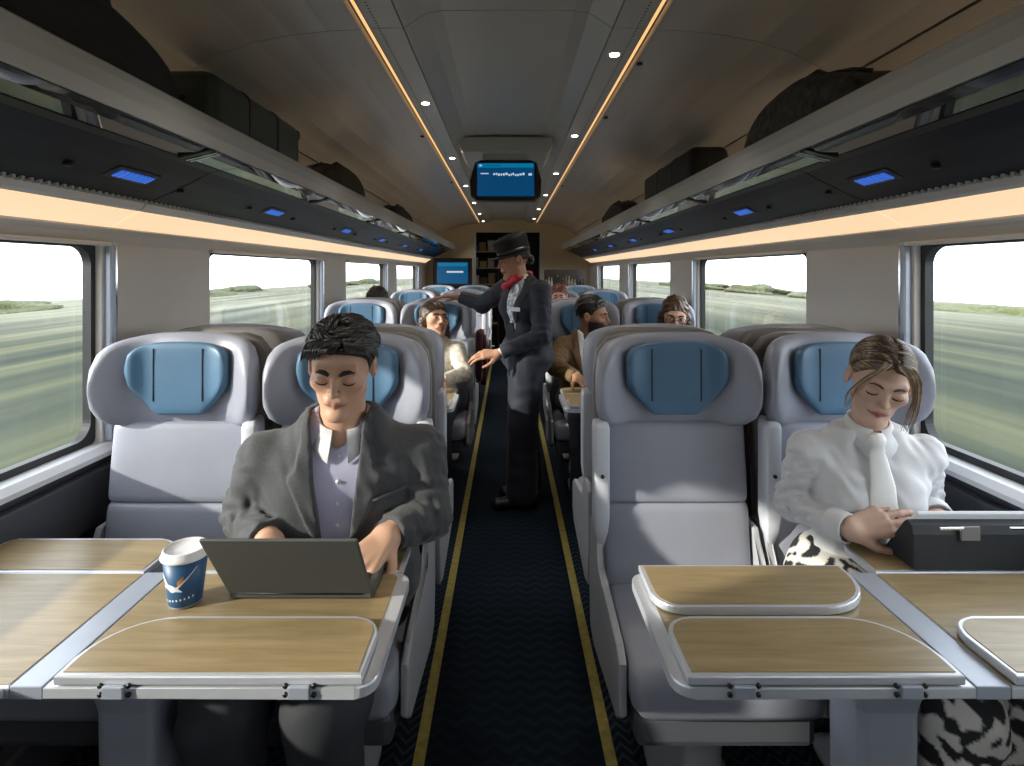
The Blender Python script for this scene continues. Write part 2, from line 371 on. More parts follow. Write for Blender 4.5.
# luggage racks with their lighting
def rack(s):
    who = 'above the man with the laptop' if s < 0 else 'above the woman in the white shirt'
    r = empty('luggage_rack', (s * 1.1, (Y0 + Y1) / 2 - .1, 1.66), label='long overhead luggage rack with dark underside ' + who, cat='luggage rack')
    ya, yb = Y0 + .02, Y1 - .35
    cx, cy, cz = s * 1.1, (Y0 + Y1) / 2 - .1, 1.66
    def L(p): return [(x - cx, z - cz) for x, z in p]
    rail = [(.858, 1.80), (.850, 1.83), (.848, 1.862), (.853, 1.884), (.866, 1.893), (.880, 1.888), (.888, 1.87), (.888, 1.80)]
    prism('rail', L([(s * x, z) for x, z in rail]), 'y', ya - cy, yb - cy, rail_m, r)
    span('shelf', s * .889 - cx, s * 1.33 - cx, ya - cy, yb - cy, 1.79 - cz, 1.803 - cz, under_m, r)
    for (a, b) in mods:
        a2, b2 = max(a, ya) + .003 - cy, min(b, yb) - .003 - cy
        up = 1 if s > 0 else -1
        strip_solid('glass_strip', L([(s * .866, 1.797), (s * .90, 1.785), (s * .955, 1.778)]), a2, b2, strip_glass, r, t=.006, up=up)
        u = strip_solid('underside_panel', L([(s * .957, 1.776), (s * .99, 1.770), (s * 1.04, 1.742), (s * 1.12, 1.703), (s * 1.20, 1.668)]), a2, b2, under_m, r, t=.012, up=up)
        strip_solid('lamp_trim', L([(s * 1.202, 1.667), (s * 1.213, 1.650), (s * 1.228, 1.642)]), a2, b2, rail_m, r, t=.008, up=up)
        strip_solid('lamp_diffuser', L([(s * 1.230, 1.640), (s * 1.27, 1.618), (s * 1.318, 1.588)]), a2, b2, warm_e, r, t=.008, up=up)
    span('uplight', s * 1.24 - cx, s * 1.27 - cx, ya - cy, yb - cy, 1.804 - cz, 1.815 - cz, up_e, r)
    bm = bmesh.new(); y = .3
    while y < yb:
        add_box(bm, (s * 1.192 - cx, y - cy, 1.670 - cz), (.02, .009, .010)); y += .026
    bm_obj(bm, 'vent_slat', rail_m, r, kind='stuff')
    y = .55; k = 0
    while y < yb:
        for dy, mm in ((0, blackp), (.035, chrome), (.055, chrome)):
            prism('glass_bracket', L([(s * .862, 1.798), (s * .862, 1.792), (s * .953, 1.770), (s * .957, 1.778)]), 'y', y + dy - cy, y + dy + (.022 if dy == 0 else .008) - cy, mm, r)
        y += 1.07; k += 1
    # seat number displays: lit blue characters on a dark plate, one per seat row
    ang = math.atan2(1.703 - 1.668, .08)
    for y in ((1.62, 2.60, 3.76, 4.83, 5.9, 6.97) if s < 0 else (1.66, 2.58, 3.78, 4.85, 5.92, 6.98)):
        d = bpy.data.objects.new('seat_number_display', None); COL.objects.link(d); d.parent = r
        d.location = (s * 1.085 - cx, y - cy, 1.7165 - cz); d.rotation_euler = (0, s * (-ang + PI) if False else s * ang, 0)
        bm = bmesh.new(); add_box(bm, (0, 0, .004), (.062, .18, .008), .003); pl = bm_obj(bm, 'plate', blackp, d)
        bm = bmesh.new(); rr = random.Random(5 if s < 0 else 9)
        yy = -.066
        while yy < .066:
            wd = rr.choice((.012, .016, .010)); add_box(bm, (0, yy + wd / 2, -.002), (.034, wd, .004)); yy += wd + .007
        bm_obj(bm, 'lit_character', blue_e, d, kind='stuff')
        for q in (-.22, .26):
            lamp = turned('reading_lamp', [(.008, -.004), (.011, -.003), (.012, .006)], blackp, r, 12, c=(s * 1.10 - cx, y + q - cy, 1.709 - cz))
    return r
rack(-1); rack(1)

# far bulkhead with an open doorway, and the vestibule behind it
wb_ = span('wall_back', -1.46, -.55, Y1, Y1 + .08, -.05, 2.40, endwall_m, kind='structure', label='beige bulkhead at the far end of the carriage')
span('bulkhead_panel', .53, 1.46, Y1, Y1 + .08, -.05, 1.10, endwall_m, wb_)
span('bulkhead_panel', .53, 1.46, Y1, Y1 + .08, 1.48, 2.40, endwall_m, wb_)
span('bulkhead_panel', 1.30, 1.46, Y1, Y1 + .08, 1.10, 1.48, endwall_m, wb_)
span('bulkhead_panel', .53, .60, Y1, Y1 + .08, 1.10, 1.48, endwall_m, wb_)
span('door_header', -.55, .53, Y1, Y1 + .08, 2.10, 2.40, endwall_m, wb_)
for x in (-.565, .53): span('door_post', x, x + .03, Y1 - .01, Y1 + .09, 0, 2.10, alu_p, wb_)
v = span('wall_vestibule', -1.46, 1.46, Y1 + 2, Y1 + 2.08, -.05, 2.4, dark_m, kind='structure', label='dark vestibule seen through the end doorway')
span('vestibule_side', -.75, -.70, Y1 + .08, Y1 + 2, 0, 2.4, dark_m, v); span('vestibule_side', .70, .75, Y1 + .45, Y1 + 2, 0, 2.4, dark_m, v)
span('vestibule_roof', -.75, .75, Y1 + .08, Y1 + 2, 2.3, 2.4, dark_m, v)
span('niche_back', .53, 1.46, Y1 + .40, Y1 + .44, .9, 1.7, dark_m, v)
span('wall_front', -1.46, 1.46, Y0 - .1, Y0, -.05, 2.4, wall_m, kind='structure', label='plain grey wall added behind the camera to close off light')  # unseen wall added to block light; the carriage itself runs on

# shelves with boxes inside the vestibule
sh = empty('storage_shelf', (-.42, Y1 + 1.0, 0), label='dark storage shelf with wooden boards inside the end doorway', cat='shelf')
for z in (.5, .85, 1.2, 1.5, 1.8): span('shelf_board', -.27, .25, -.2, .2, z, z + .02, endwall_m, sh)
for x in (-.27, .23): span('shelf_side', x, x + .02, -.2, .2, 0, 2.1, dark_m, sh)
rr = random.Random(3); bname = ('mustard', 'grey', 'black', 'brown', 'cream'); LEV = ('lowest', 'second', 'third', 'fourth', 'topmost')
bcols = [(.5, .36, .12), (.55, .5, .42), (.12, .10, .09), (.35, .22, .10), (.6, .58, .5)]
k = 0
for z in (.52, .87, 1.22, 1.52, 1.82):
    x = -.66
    for j in range(3):
        wd = rr.uniform(.10, .14); hh = rr.uniform(.10, .2)
        o = empty('storage_box', (x + wd / 2, Y1 + .95, z + .002), label=f'{bname[k % 5]} box on the {LEV[k // 3]} storage shelf board inside the end doorway', cat='box', group='boxes on the vestibule shelf')
        mm = mat(f'box {k % 5}', bcols[k % 5], .6); box('body', (0, 0, hh / 2), (wd - .01, .2, hh), mm, o, bev=.005); box('lid', (0, 0, hh + .006), (wd - .004, .21, .012), mm, o, bev=.003)
        x += wd + .02; k += 1

# niche with bottles and cartons right of the doorway
nc = span('niche_shelf', .60, 1.30, Y1 + .0, Y1 + .39, 1.10, 1.125, endwall_m, label='beige niche shelf in the far bulkhead holding bottles', cat='shelf')
ncols = [(.75, .72, .66), (.06, .07, .06), (.55, .13, .13), (.7, .68, .6), (.05, .05, .06), (.62, .3, .28), (.8, .8, .76), (.07, .10, .08)]
ORD = ('first', 'second', 'third', 'fourth', 'fifth', 'sixth', 'seventh', 'eighth', 'ninth', 'tenth', 'eleventh', 'twelfth', 'thirteenth', 'fourteenth')
for j in range(14):
    x = .635 + j * .0485; hh = .19 + .09 * ((j * 37 % 10) / 10); c = ncols[j * 3 % 8]
    mm = mat('bottle %d' % (j * 3 % 8), c, .3)
    b = empty('bottle', (x, Y1 + .07, 1.125), label=f'small bottle in the bulkhead niche, {ORD[j]} from the doorway', cat='bottle', group='bottles in the bulkhead niche')
    turned('glass_body', [(.018, 0), (.020, .004), (.020, hh * .62), (.009, hh * .78), (.008, hh * .92)], mm, b, 12)
    turned('cap', [(.010, hh * .92), (.010, hh)], mat('bottle cap %d' % (j % 2), ((.7, .7, .68), (.1, .02, .02))[j % 2], .4), b, 10)

# screens
def screen_marks(parent, y, w, h, m_t, layout):
    for (u0, u1, v0, v1, mm) in layout:
        box('screen_mark', ((u0 + u1) / 2 * w, y, (v0 + v1) / 2 * h), ((u1 - u0) * w, .002, (v1 - v0) * h), mm, parent)
t = empty('ceiling_monitor', (-.015, 3.6, 1.90), label='black information screen hanging from the ceiling above the aisle', cat='screen')
hs = [(-.225, .03), (-.19, 0), (.19, 0), (.225, .03), (.232, .13), (.20, .245), (.16, .262), (-.16, .262), (-.20, .245), (-.232, .13)]
prism('housing', hs, 'y', 0, .10, blackp, t, bev=.012)
# the screen sits on the face turned to the camera
sp = box('screen_glass', (0, -.004, .133), (.365, .008, .212), screen_e, t, bev=.002)
lay = [(-.49, .49, .36, .485, screen_h), (-.46, -.42, .395, .45, screen_t), (-.36, -.08, .40, .44, screen_e), (.2, .3, .40, .44, screen_e), (-.44, -.30, .165, .195, screen_t), (.40, .46, .12, .19, screen_t)]
rr = random.Random(2); u = -.22
while u < .32:
    wd = rr.uniform(.02, .04); v0 = rr.uniform(.10, .14); lay.append((u, u + wd, v0, v0 + rr.uniform(.05, .08), screen_t)); u += wd + .012
screen_marks(sp, -.006, .365, .212, None, [(a, b, c, d, e) for a, b, c, d, e in lay])
for c in sp.children: c.location = (0, -.004, .133)
box('mount', (0, .06, .33), (.30, .09, .16), ceil_c, t, bev=.02)
prism('hood', [(-.30, .345), (-.27, .30), (.27, .30), (.30, .345), (.30, .40), (-.30, .40)], 'y', -.05, .5, ceil_c, t, bev=.008)
for x in (-.13, 0, .13): turned('indicator_lamp', [(.010, -.006), (.014, 0), (.014, .01)], mat('yellow indicator', (.6, .5, .2), .4, emit=(1, .8, .3), estr=1.5), t, 10, c=(x, .75, .36))
tv = empty('wall_monitor', (-.875, 8.85, 1.18), label='black framed screen on the beige bulkhead above the rear seats', cat='screen')
box('frame', (0, 0, .24), (.62, .05, .48), blackp, tv, bev=.012)
s2 = box('screen_glass', (0, -.026, .245), (.49, .006, .34), mat('blue wall screen', (.005, .04, .1), .2, emit=(.0, .12, .30), estr=.42), tv, bev=.002)
for c in ((-.1, .16, .25, .262),): box('screen_mark', (.04, -.031, .262), (.26, .003, .028), screen_t, tv)
box('screen_band', (0, -.030, .375), (.45, .003, .05), screen_h, tv)
box('bracket', (0, .23, .24), (.12, .42, .12), blackp, tv)

# ------------------------------------------------------------------ the land outside
def land_mat():
    m, t = new_mat('grass fields'); N = t.nodes; L = t.links
    o = N.new('ShaderNodeOutputMaterial'); p = N.new('ShaderNodeBsdfPrincipled'); L.new(p.outputs[0], o.inputs[0])
    c = N.new('ShaderNodeTexCoord'); mp = N.new('ShaderNodeMapping'); mp.inputs['Scale'].default_value = (.35, .012, 1); L.new(c.outputs['Object'], mp.inputs[0])
    n = N.new('ShaderNodeTexNoise'); n.inputs['Scale'].default_value = 1.0; n.inputs['Detail'].default_value = 5; n.inputs['Roughness'].default_value = .6; L.new(mp.outputs[0], n.inputs['Vector'])
    r = N.new('ShaderNodeValToRGB'); e = r.color_ramp.elements
    e[0].position = .36; e[0].color = (.024, .031, .024, 1); e[1].position = .66; e[1].color = (.085, .088, .050, 1)
    q = e.new(.5); q.color = (.042, .050, .034, 1)
    L.new(n.outputs['Fac'], r.inputs[0])
    # far ground painted paler, standing in for haze and overexposure
    sp_ = N.new('ShaderNodeSeparateXYZ'); L.new(c.outputs['Object'], sp_.inputs[0])
    mr = N.new('ShaderNodeMapRange'); mr.inputs['From Min'].default_value = 30; mr.inputs['From Max'].default_value = 70; L.new(sp_.outputs[1], mr.inputs['Value'])
    r2 = N.new('ShaderNodeValToRGB'); f_ = r2.color_ramp.elements; f_[0].position = .35; f_[0].color = (.075, .082, .062, 1); f_[1].position = .62; f_[1].color = (.22, .22, .165, 1); L.new(n.outputs['Fac'], r2.inputs[0])
    mx = N.new('ShaderNodeMix'); mx.data_type = 'RGBA'; L.new(mr.outputs[0], mx.inputs[0]); L.new(r.outputs[0], mx.inputs[6]); L.new(r2.outputs[0], mx.inputs[7]); L.new(mx.outputs[2], p.inputs['Base Color'])
    p.inputs['Roughness'].default_value = .9; p.inputs['Specular IOR Level'].default_value = .05
    MATS['grass fields'] = m; return m
gm = land_mat()
def land(s):
    xs = [1.9, 4, 8, 14, 22, 34, 50, 70, 95, 115, 130, 136]; zs = [-.9, -1.5, -1.9, -2.1, -2.4, -2.9, -3.6, -4.6, -5.6, -6.3, -7, -12]
    ys = list(np.linspace(-150, 900, 50)); V = []; F = []
    for j, y in enumerate(ys):
        for i, x in enumerate(xs): V.append((s * x, y, zs[i] + min(.02 * x, .6) * math.sin(y * .013 + x * .01 + s) * .6))
    n = len(xs)
    for j in range(len(ys) - 1):
        for i in range(n - 1):
            f = (j * n + i, j * n + i + 1, (j + 1) * n + i + 1, (j + 1) * n + i); F.append(f if s > 0 else f[::-1])
    return data_obj(V, F, 'ground_' + ('left' if s < 0 else 'right'), gm, smooth=True, kind='structure', label='open green fields outside the windows ' + ('on the laptop side' if s < 0 else 'on the tablet side'))
land(-1); land(1)
bush_m = mat('pale dry foliage', (.30, .27, .13), .9, noise=.5, nscale=2.2, bump=.6, bscale=5)
bush_g = mat('green hedge foliage', (.075, .085, .035), .9, noise=.5, nscale=2.2, bump=.6, bscale=5)
def bush(x, y, z, r, h, seed, m, label, grp, ly=1.4):
    bm = bmesh.new(); rr = random.Random(seed)
    bmesh.ops.create_icosphere(bm, subdivisions=4, radius=1)
    ph = [rr.uniform(0, 6) for _ in range(6)]
    for v_ in bm.verts:
        p = v_.co.normalized(); d = 1 + .16 * math.sin(5 * p.x + ph[0]) * math.sin(4 * p.y + ph[1]) + .12 * math.sin(9 * p.z + ph[2] + 4 * p.x) + .07 * math.sin(17 * p.x + ph[3]) * math.sin(19 * p.y + 13 * p.z + ph[4])
        v_.co = Vector((p.x * r * d, p.y * r * ly * d, max(p.z, -.25) * h * d))
    b = bm_obj(bm, 'bush', m, None, True, label=label, cat='bush', group=grp); b.location = (x, y, z + h * .2); return b
rr = random.Random(11)
for s in (-1, 1):
    sd = 'laptop' if s < 0 else 'tablet'
    for j in range(6):
        bush(s * rr.uniform(66, 84), 30 + j * 46, -5.2, rr.uniform(5, 7), rr.uniform(1.6, 2.6), j + 50 + 20 * s, bush_g, f'low hazy hedge far across the field on the {sd} side', f'far hedges on the {sd} side', 2.6)
# ------------------------------------------------------------------ seats
def upath(s, off):
    """headrest centre line in plan: flat middle, wings curling forward (-y); off = outward offset"""
    f, R = .082, .112; a = 0.
    if abs(s) > f: a = (abs(s) - f) / R
    sg = math.copysign(1, s)
    x = min(abs(s), f) + R * math.sin(a); y = -R * (1 - math.cos(a))
    nx, ny = math.sin(a), math.cos(a)
    return Vector((sg * (x + nx * off), y + ny * off, 0)), Vector((sg * nx, ny, 0))
def usolid(name, smax, off, th, ztop, zbot, m, parent, n=30, k=20, e=3.0, ends=(.45, .80, .95)):
    rings = []
    ss = [-smax + 2 * smax * i / n for i in range(n + 1)]
    seq = []
    for i, s in enumerate(ss):
        edge = min(i, n - i); sc = 1.0
        if edge < 3: sc = ends[edge]
        seq.append((s, sc))
    seq = [(ss[0] - .010, .06)] + seq + [(ss[-1] + .010, .06)]
    for s, sc in seq:
        c, nv = upath(s, off); t = abs(s) / smax; zt, zb = ztop(t), zbot(t); zc = (zt + zb) / 2; hh = (zt - zb) / 2 * (sc ** .6); tt = th(t) * sc
        ring = []
        for j in range(k):
            a = 2 * PI * j / k; ca, sa = math.cos(a), math.sin(a)
            u = math.copysign(abs(ca) ** (2 / e), ca) * tt; v = math.copysign(abs(sa) ** (2 / e), sa) * hh
            ring.append(c + nv * u + Vector((0, 0, zc + v)))
        rings.append(ring)
    return loft(name, rings, m, parent)
def lerp(a, b, t): return a + (b - a) * t
def make_seat(arm):
    r = empty('train_seat')
    # headrest: wide wrap-around wings
    usolid('headrest', .226, .045, lambda t: lerp(.047, .034, t), lambda t: 1.25 - .055 * t ** 3, lambda t: .935 + .05 * t ** 2, leather, r)
    pl = usolid('headrest_pillow', .162, -.012, lambda t: .016, lambda t: 1.225 - .03 * t ** 3, lambda t: 1.0 if t < .42 else 1.0 + (t - .42) * .15, pillow_m, r, e=5, ends=(.78, .93, 1.0))
    for sx in (-.075, .075):
        c, nv = upath(sx, -.028); tubes('seam', [([c + Vector((0, 0, z)) for z in (1.045, 1.10, 1.16, 1.205)], .0022)], pillow_s, pl, 6)
    # backrest: two padded panels with a seam between
    def panel(name, z0, z1, w0, w1):
        rings = []
        for q in (0, .04, .10, .3, .5, .7, .90, .96, 1):
            z = lerp(z0, z1, q); inset = .008 if q in (0, 1) else (.002 if q in (.04, .96) else 0)
            yo = -.055 * (1.0 - z) / .5
            rings.append(superring(0, .05 + yo, lerp(w0, w1, q) - inset, .054 - inset * .9, z, 7., 36))
        return loft(name, rings, leather, r)
    panel('upper_backrest', .733, .975, .224, .222); panel('lower_backrest', .47, .732, .226, .224)
    # rear shell
    rings = []
    for z, hw, y in ((.40, .215, .055), (.46, .23, .06), (.8, .236, .085), (.98, .238, .105), (1.10, .236, .115), (1.18, .225, .115), (1.225, .19, .112), (1.24, .14, .11)):
        rings.append(superring(0, y, hw, .032, z, 5., 32))
    loft('rear_shell', rings, leather_d, r)
    # cushion
    rings = []
    for y, hw, zb, zt in ((-.455, .19, .42, .48), (-.45, .215, .405, .505), (-.42, .226, .40, .52), (-.2, .23, .40, .515), (-.02, .23, .40, .50), (.01, .22, .41, .49)):
        n = 28; ring = []
        for i in range(n):
            a = 2 * PI * i / n; c, s = math.cos(a), math.sin(a)
            ring.append(Vector((hw * math.copysign(abs(c) ** .3, c), y, (zb + zt) / 2 + (zt - zb) / 2 * math.copysign(abs(s) ** .3, s))))
        rings.append(ring)
    loft('seat_cushion', rings, leather, r)
    box('seat_pan', (0, -.19, .355), (.43, .46, .085), wall_low, r, bev=.02)
    loft('pedestal', [superring(.0, -.16, hw, hd, z, 6.) for z, hw, hd in ((0, .11, .15), (.02, .11, .15), (.05, .055, .10), (.20, .06, .10), (.315, .12, .15))], shell_l, r)
    for sx in (-1, 1):
        prism('side_panel', [(-.40, .375), (-.36, .34), (.0, .28), (.075, .30), (.10, .45), (.085, .64), (.05, .665), (-.03, .66), (-.075, .56), (-.36, .525), (-.40, .50)], 'x', sx * .230, sx * .250, shell_l, r, bev=.006)
    a = loft('armrest', [superring(arm * .234, -.035, hw, hd, z, 6., 20) for z, hw, hd in ((.60, .006, .008), (.66, .020, .026), (.70, .0235, .034), (.97, .0235, .036), (.985, .021, .033), (.99, .012, .02))], armrest_m, r)
    turned('bolt', [(.006, -.003), (.006, .004)], blackp, a, 10, axis='y', c=(arm * .234, -.072, .83))
    return r
# armrest sits on the aisle side of every seat that faces the camera
seatL, seatR = make_seat(1), make_seat(-1)
XS = (-1.01, -.488, .516, 1.03); XA = (-1.01, -.495, .540, 1.048)
FACE = (1.74, 3.88, 6.02, 8.16); AWAY = (2.12, 4.26, 6.40)
front_lab = ['light grey leather seat with blue headrest between the window and the man with the laptop', 'grey leather aisle seat with blue headrest behind the man with the laptop',
             'empty grey leather aisle seat with blue headrest and raised armrest, table leaves folded', 'grey leather window seat behind the woman in the white shirt']
row2 = ['grey window seat with blue headrest behind the empty light grey seat, second bay', 'grey aisle seat of the smiling woman in the cream top', 'grey aisle seat of the bearded man in the tan jacket', 'grey window seat of the woman with glasses']
back1 = ['taupe back of the seat standing directly behind the empty window seat', 'taupe back of the seat directly behind the man with the laptop', 'taupe back of the seat directly behind the empty aisle seat', 'taupe back of the seat directly behind the woman in the white shirt']
used = {seatL: False, seatR: False}
def place_seat(x, y, rz, label, grp):
    src = seatL if ((x < 0) == (rz == 0)) else seatR
    if not used[src]: o = src; used[src] = True
    else: o = copy_tree(src)
    o.location = (x, y, 0); o.rotation_euler = (0, 0, rz); tag(o, label, 'seat', grp)
for i, y in enumerate(FACE):
    for j, x in enumerate(XS):
        if i == 0: lab = front_lab[j]
        elif i == 1: lab = row2[j]
        else: lab = f'grey {"window" if abs(x) > .8 else "aisle"} seat with blue headrest, ' + ('last' if i == 3 else 'second last') + ' row before the far bulkhead, ' + ('wall screen side' if x < 0 else 'bottle niche side')
        place_seat(x, y, 0, lab, 'grey train seats')
for i, y in enumerate(AWAY):
    for j, x in enumerate(XA):
        lab = back1[j] if i == 0 else f'taupe backed {"window" if abs(x) > .8 else "aisle"} seat behind the ' + ('second' if i == 1 else 'third') + ' bay, turned to the far end, ' + ('wall screen side' if x < 0 else 'bottle niche side')
        place_seat(x, y, PI, lab, 'grey train seats')

# ------------------------------------------------------------------ tables
TZ = .74
def leaf(parent, u0, u1, r_in, out, folded, yh, r0=.085, r1=.085):
    """hinged leaf: hinge line at y = yh, growing along out (+1/-1 in y); folded leaves lie back over the table top"""
    d = -out if folded else out; z0 = TZ + (.0015 if folded else -.017)
    dep = .165
    a, b = (yh, yh + d * dep)
    lo, hi = min(a, b), max(a, b)
    ra, rb = r0, r1
    rs = (0, 0, rb, ra) if b > a else (ra, rb, 0, 0)
    o = prism('leaf', rounded(u0, u1, lo, hi, rs, 8), 'z', z0, z0 + .0165, alu, parent, bev=.003)
    e = .009; rs2 = tuple(max(q - e, 0) for q in rs)
    prism('leaf_inlay', rounded(u0 + e, u1 - e, lo + e, hi - e, rs2, 8), 'z', z0 + .0160, z0 + .0178, wood, o)
    return o
def hinge(parent, x, y, out):
    h = box('hinge', (x, y + out * .004, TZ - .006), (.036, .008, .022), alu_p, parent, bev=.002)
    for dx in (-.024, .024):
        for dz in (-.008, .007): turned('screw', [(.0042, -.003), (.0042, .003)], blackp, h, 8, axis='y', c=(x + dx, y + out * .001, TZ - .004 + dz))
def make_table(s, yc, xa, near_a, far_a, near_w, far_w, label, band=(.785, .842)):
    r = empty('folding_table', (s * .80, yc, 0), label=label, cat='table', group='fold-out tables between facing seats')
    ox = s * .80
    hd = .18
    def X(v): return s * v - ox
    def U(a, b): return (min(X(a), X(b)), max(X(a), X(b)))
    # aisle side plate
    u0, u1 = U(xa, band[0]); ra = (.035, 0, 0, .035) if s > 0 else (0, .035, .035, 0)
    p = prism('table_top', rounded(u0, u1, -hd, hd, ra, 6), 'z', TZ - .022, TZ - .001, alu, r, bev=.003)
    prism('top_inlay', rounded(u0 + (.028 if s > 0 else .004), u1 - (.004 if s > 0 else .028), -hd + .007, hd - .007, (.02,) * 4, 5), 'z', TZ - .0016, TZ, wood, p)
    box('centre_band', (X((band[0] + band[1]) / 2), 0, TZ - .011), (band[1] - band[0] - .001, 2 * hd, .023), alu_p, r, bev=.002)
    w0, w1 = U(band[1] + .001, 1.312)
    p2 = prism('table_top', rounded(w0, w1, -hd, hd, (0,) * 4, 5), 'z', TZ - .022, TZ - .001, alu, r, bev=.003)
    prism('top_inlay', rounded(w0 + .004, w1 - .004, -hd + .006, hd - .006, (.004,) * 4, 4), 'z', TZ - .0016, TZ, wood, p2)
    la0, la1 = U(xa + .022, band[0] - .018); lw0, lw1 = U(band[1] + .008, 1.305)
    big_in = .12; small = .055
    ia, ib = (small, big_in) if s > 0 else (big_in, small)
    for (a, b, out, folded, ra_, rb_) in ((la0, la1, -1, near_a, ia, ib), (la0, la1, 1, far_a, ia, ib), (lw0, lw1, -1, near_w, .06 if s > 0 else .02, .02 if s > 0 else .06), (lw0, lw1, 1, far_w, .06 if s > 0 else .02, .02 if s > 0 else .06)):
        leaf(r, a, b, 0, out, folded, out * (hd + (0 if folded else .002)), ra_, rb_)
    for f in (.20, .80):
        hinge(r, lerp(la0, la1, f), -hd, -1)
        if far_a: hinge(r, lerp(la0, la1, f), hd, 1)
    # pedestal and wall bracket
    loft('leg', [superring(X(.73), .0, hw, dd, z, 8., 24) for z, hw, dd in ((.0, .085, .10), (.015, .085, .10), (.03, .052, .055), (.60, .058, .06), (.70, .075, .08), (TZ - .022, .085, .09))], alu_p, r, smooth=False)
    b0, b1 = U(.45, 1.31); box('support_beam', ((b0 + b1) / 2, .0, TZ - .042), (b1 - b0, .09, .036), alu_p, r, bev=.006)
    return r
make_table(-1, 1.125, .225, True, False, False, False, 'fold-out oak and aluminium table holding the laptop and coffee cup')
make_table(1, 1.125, .282, True, True, True, False, 'fold-out oak and aluminium table with folded leaves holding the tablet', band=(.79, .85))
make_table(-1, 3.05, .28, True, False, True, False, 'small oak table in front of the smiling woman in cream')
make_table(1, 3.05, .29, True, False, True, False, 'small oak table in front of the bearded man')
for y in (5.2, 7.3):
    for s in (-1, 1): make_table(s, y, .29, True, True, True, True, 'folded oak table in the ' + ('third bay' if y < 6 else 'last bay before the far bulkhead') + (', wall screen side' if s < 0 else ', bottle niche side'))

# ------------------------------------------------------------------ things on the tables
# coffee cup
cup_w = mat('white cup lid', (.80, .80, .82), .35); cup_b = mat('blue paper cup', (.015, .085, .20), .45, noise=.15, nscale=14); cup_p = mat('white print', (.75, .78, .82), .5); cup_o = mat('orange print', (.62, .22, .05), .5)
cp = empty('coffee_cup', (-.685, 1.19, TZ + .001), label='blue paper coffee cup with white lid beside the laptop', cat='cup')
turned('cup_body', [(.030, 0), (.032, .002), (.0435, .102)], cup_b, cp, 40)
turned('cup_base_rim', [(.0312, .0005), (.0325, .004)], cup_p, cp, 40, cap=False)
turned('lid', [(.0455, .098), (.0475, .100), (.0475, .104), (.0445, .107), (.043, .115), (.0405, .1175), (.038, .114), (.010, .113)], cup_w, cp, 40)
def cup_mark(name, m, fn, n=22):
    vs = []; fs = []
    for i in range(n + 1):
        q = i / n; a, z0, z1 = fn(q)
        for z in (z0, z1):
            rr_ = .0322 + (z - .002) / .1 * .0115 + .0008; vs.append((rr_ * math.sin(a), -rr_ * math.cos(a), z))
    for i in range(n): fs.append((2 * i, 2 * i + 2, 2 * i + 3, 2 * i + 1))
    data_obj(vs, fs, name, m, cp)
cup_mark('logo_wave', cup_p, lambda q: (lerp(-1.15, .15, q), .062 - .020 * q + .006 * math.sin(q * 7) - .004, .062 - .020 * q + .006 * math.sin(q * 7) + .012 * (1 - q) + .003))
cup_mark('logo_wave', cup_p, lambda q: (lerp(-.85, .35, q), .046 - .008 * q, .046 - .008 * q + .010 * math.sin(PI * q) + .002))
cup_mark('logo_stroke', cup_p, lambda q: (lerp(-.1, 1.05, q), .040 + .045 * q ** 1.2, .040 + .045 * q ** 1.2 + .006 * (1 - .7 * q)))
cup_mark('logo_accent', cup_o, lambda q: (lerp(.12, .42, q), .050 + .012 * q, .050 + .012 * q + .011))
for k_ in range(9):
    cup_mark('logo_dot', cup_p, lambda q, k_=k_: (-.9 + k_ * .22 + q * .09, .014 + .001 * k_, .0185 + .001 * k_), 3)
# laptop
lt_g = mat('graphite laptop shell', (.085, .095, .098), .45, .25, noise=.03)
lt_k = mat('dark laptop keys', (.02, .02, .022), .5)
lp = empty('laptop', (-.442, 1.195, TZ + .003), label='open graphite laptop seen from behind in front of the man', cat='laptop')
LW = .306
box('base', (0, .105, .008), (LW, .212, .015), lt_g, lp, bev=.004)
kb = box('keyboard', (0, .095, .0158), (.27, .10, .0012), lt_k, lp)
bm = bmesh.new()
for a in range(5):
    for b in range(13): add_box(bm, (-.122 + b * .0204, .055 + a * .02, .0172), (.017, .0165, .002))
bm_obj(bm, 'key', lt_k, kb, kind='stuff')
box('touchpad', (0, .172, .0159), (.10, .055, .0012), lt_k, lp)
bm = bmesh.new(); add_box(bm, (0, 0, .103), (LW, .007, .206), .0034, 2)
lid = bm_obj(bm, 'lid', lt_g, lp); lid.location = (0, .0, .014); lid.rotation_euler = (math.radians(35), 0, 0)
sc_ = box('display', (0, .0045, .108), (LW - .016, .001, .18), mat('laptop display', (.02, .02, .025), .2, emit=(.5, .55, .6), estr=.5), lid)
turned('hinge_bar', [(.006, -.13), (.006, .13)], blackp, lp, 10, axis='x', c=(0, .002, .013))
# tablet in a folio case
tb_k = mat('black folio case', (.018, .022, .028), .55, noise=.1, nscale=60, bump=.1, bscale=400)
tp = empty('tablet', (1.115, 1.315, TZ + .003), label='tablet standing in a black folio case in front of the woman in white', cat='tablet')
tw = .165
prism('case_stand', [(-.005, 0), (.10, 0), (.10, .004), (.030, .100), (.020, .108), (.006, .100), (.0, .08)], 'x', -tw, tw, tb_k, tp, bev=.003)
bm = bmesh.new(); add_box(bm, (-.01, 0, 0), (.27, .009, .165), .003, 2, Matrix.Rotation(.70, 3, 'X'))
tso = bm_obj(bm, 'tablet_screen', mat('tablet glass', (.30, .32, .35), .08, emit=(.7, .75, .8), estr=.25), tp); tso.location = (0, .066, .064)
box('clasp', (-.035, -.006, .086), (.045, .006, .034), mat('grey clasp', (.20, .20, .20), .5), tp, bev=.002)
for dx in (-.1, .06): box('tablet_edge', (dx, -.034, .110), (.055, .004, .006), chrome, tp, bev=.001)

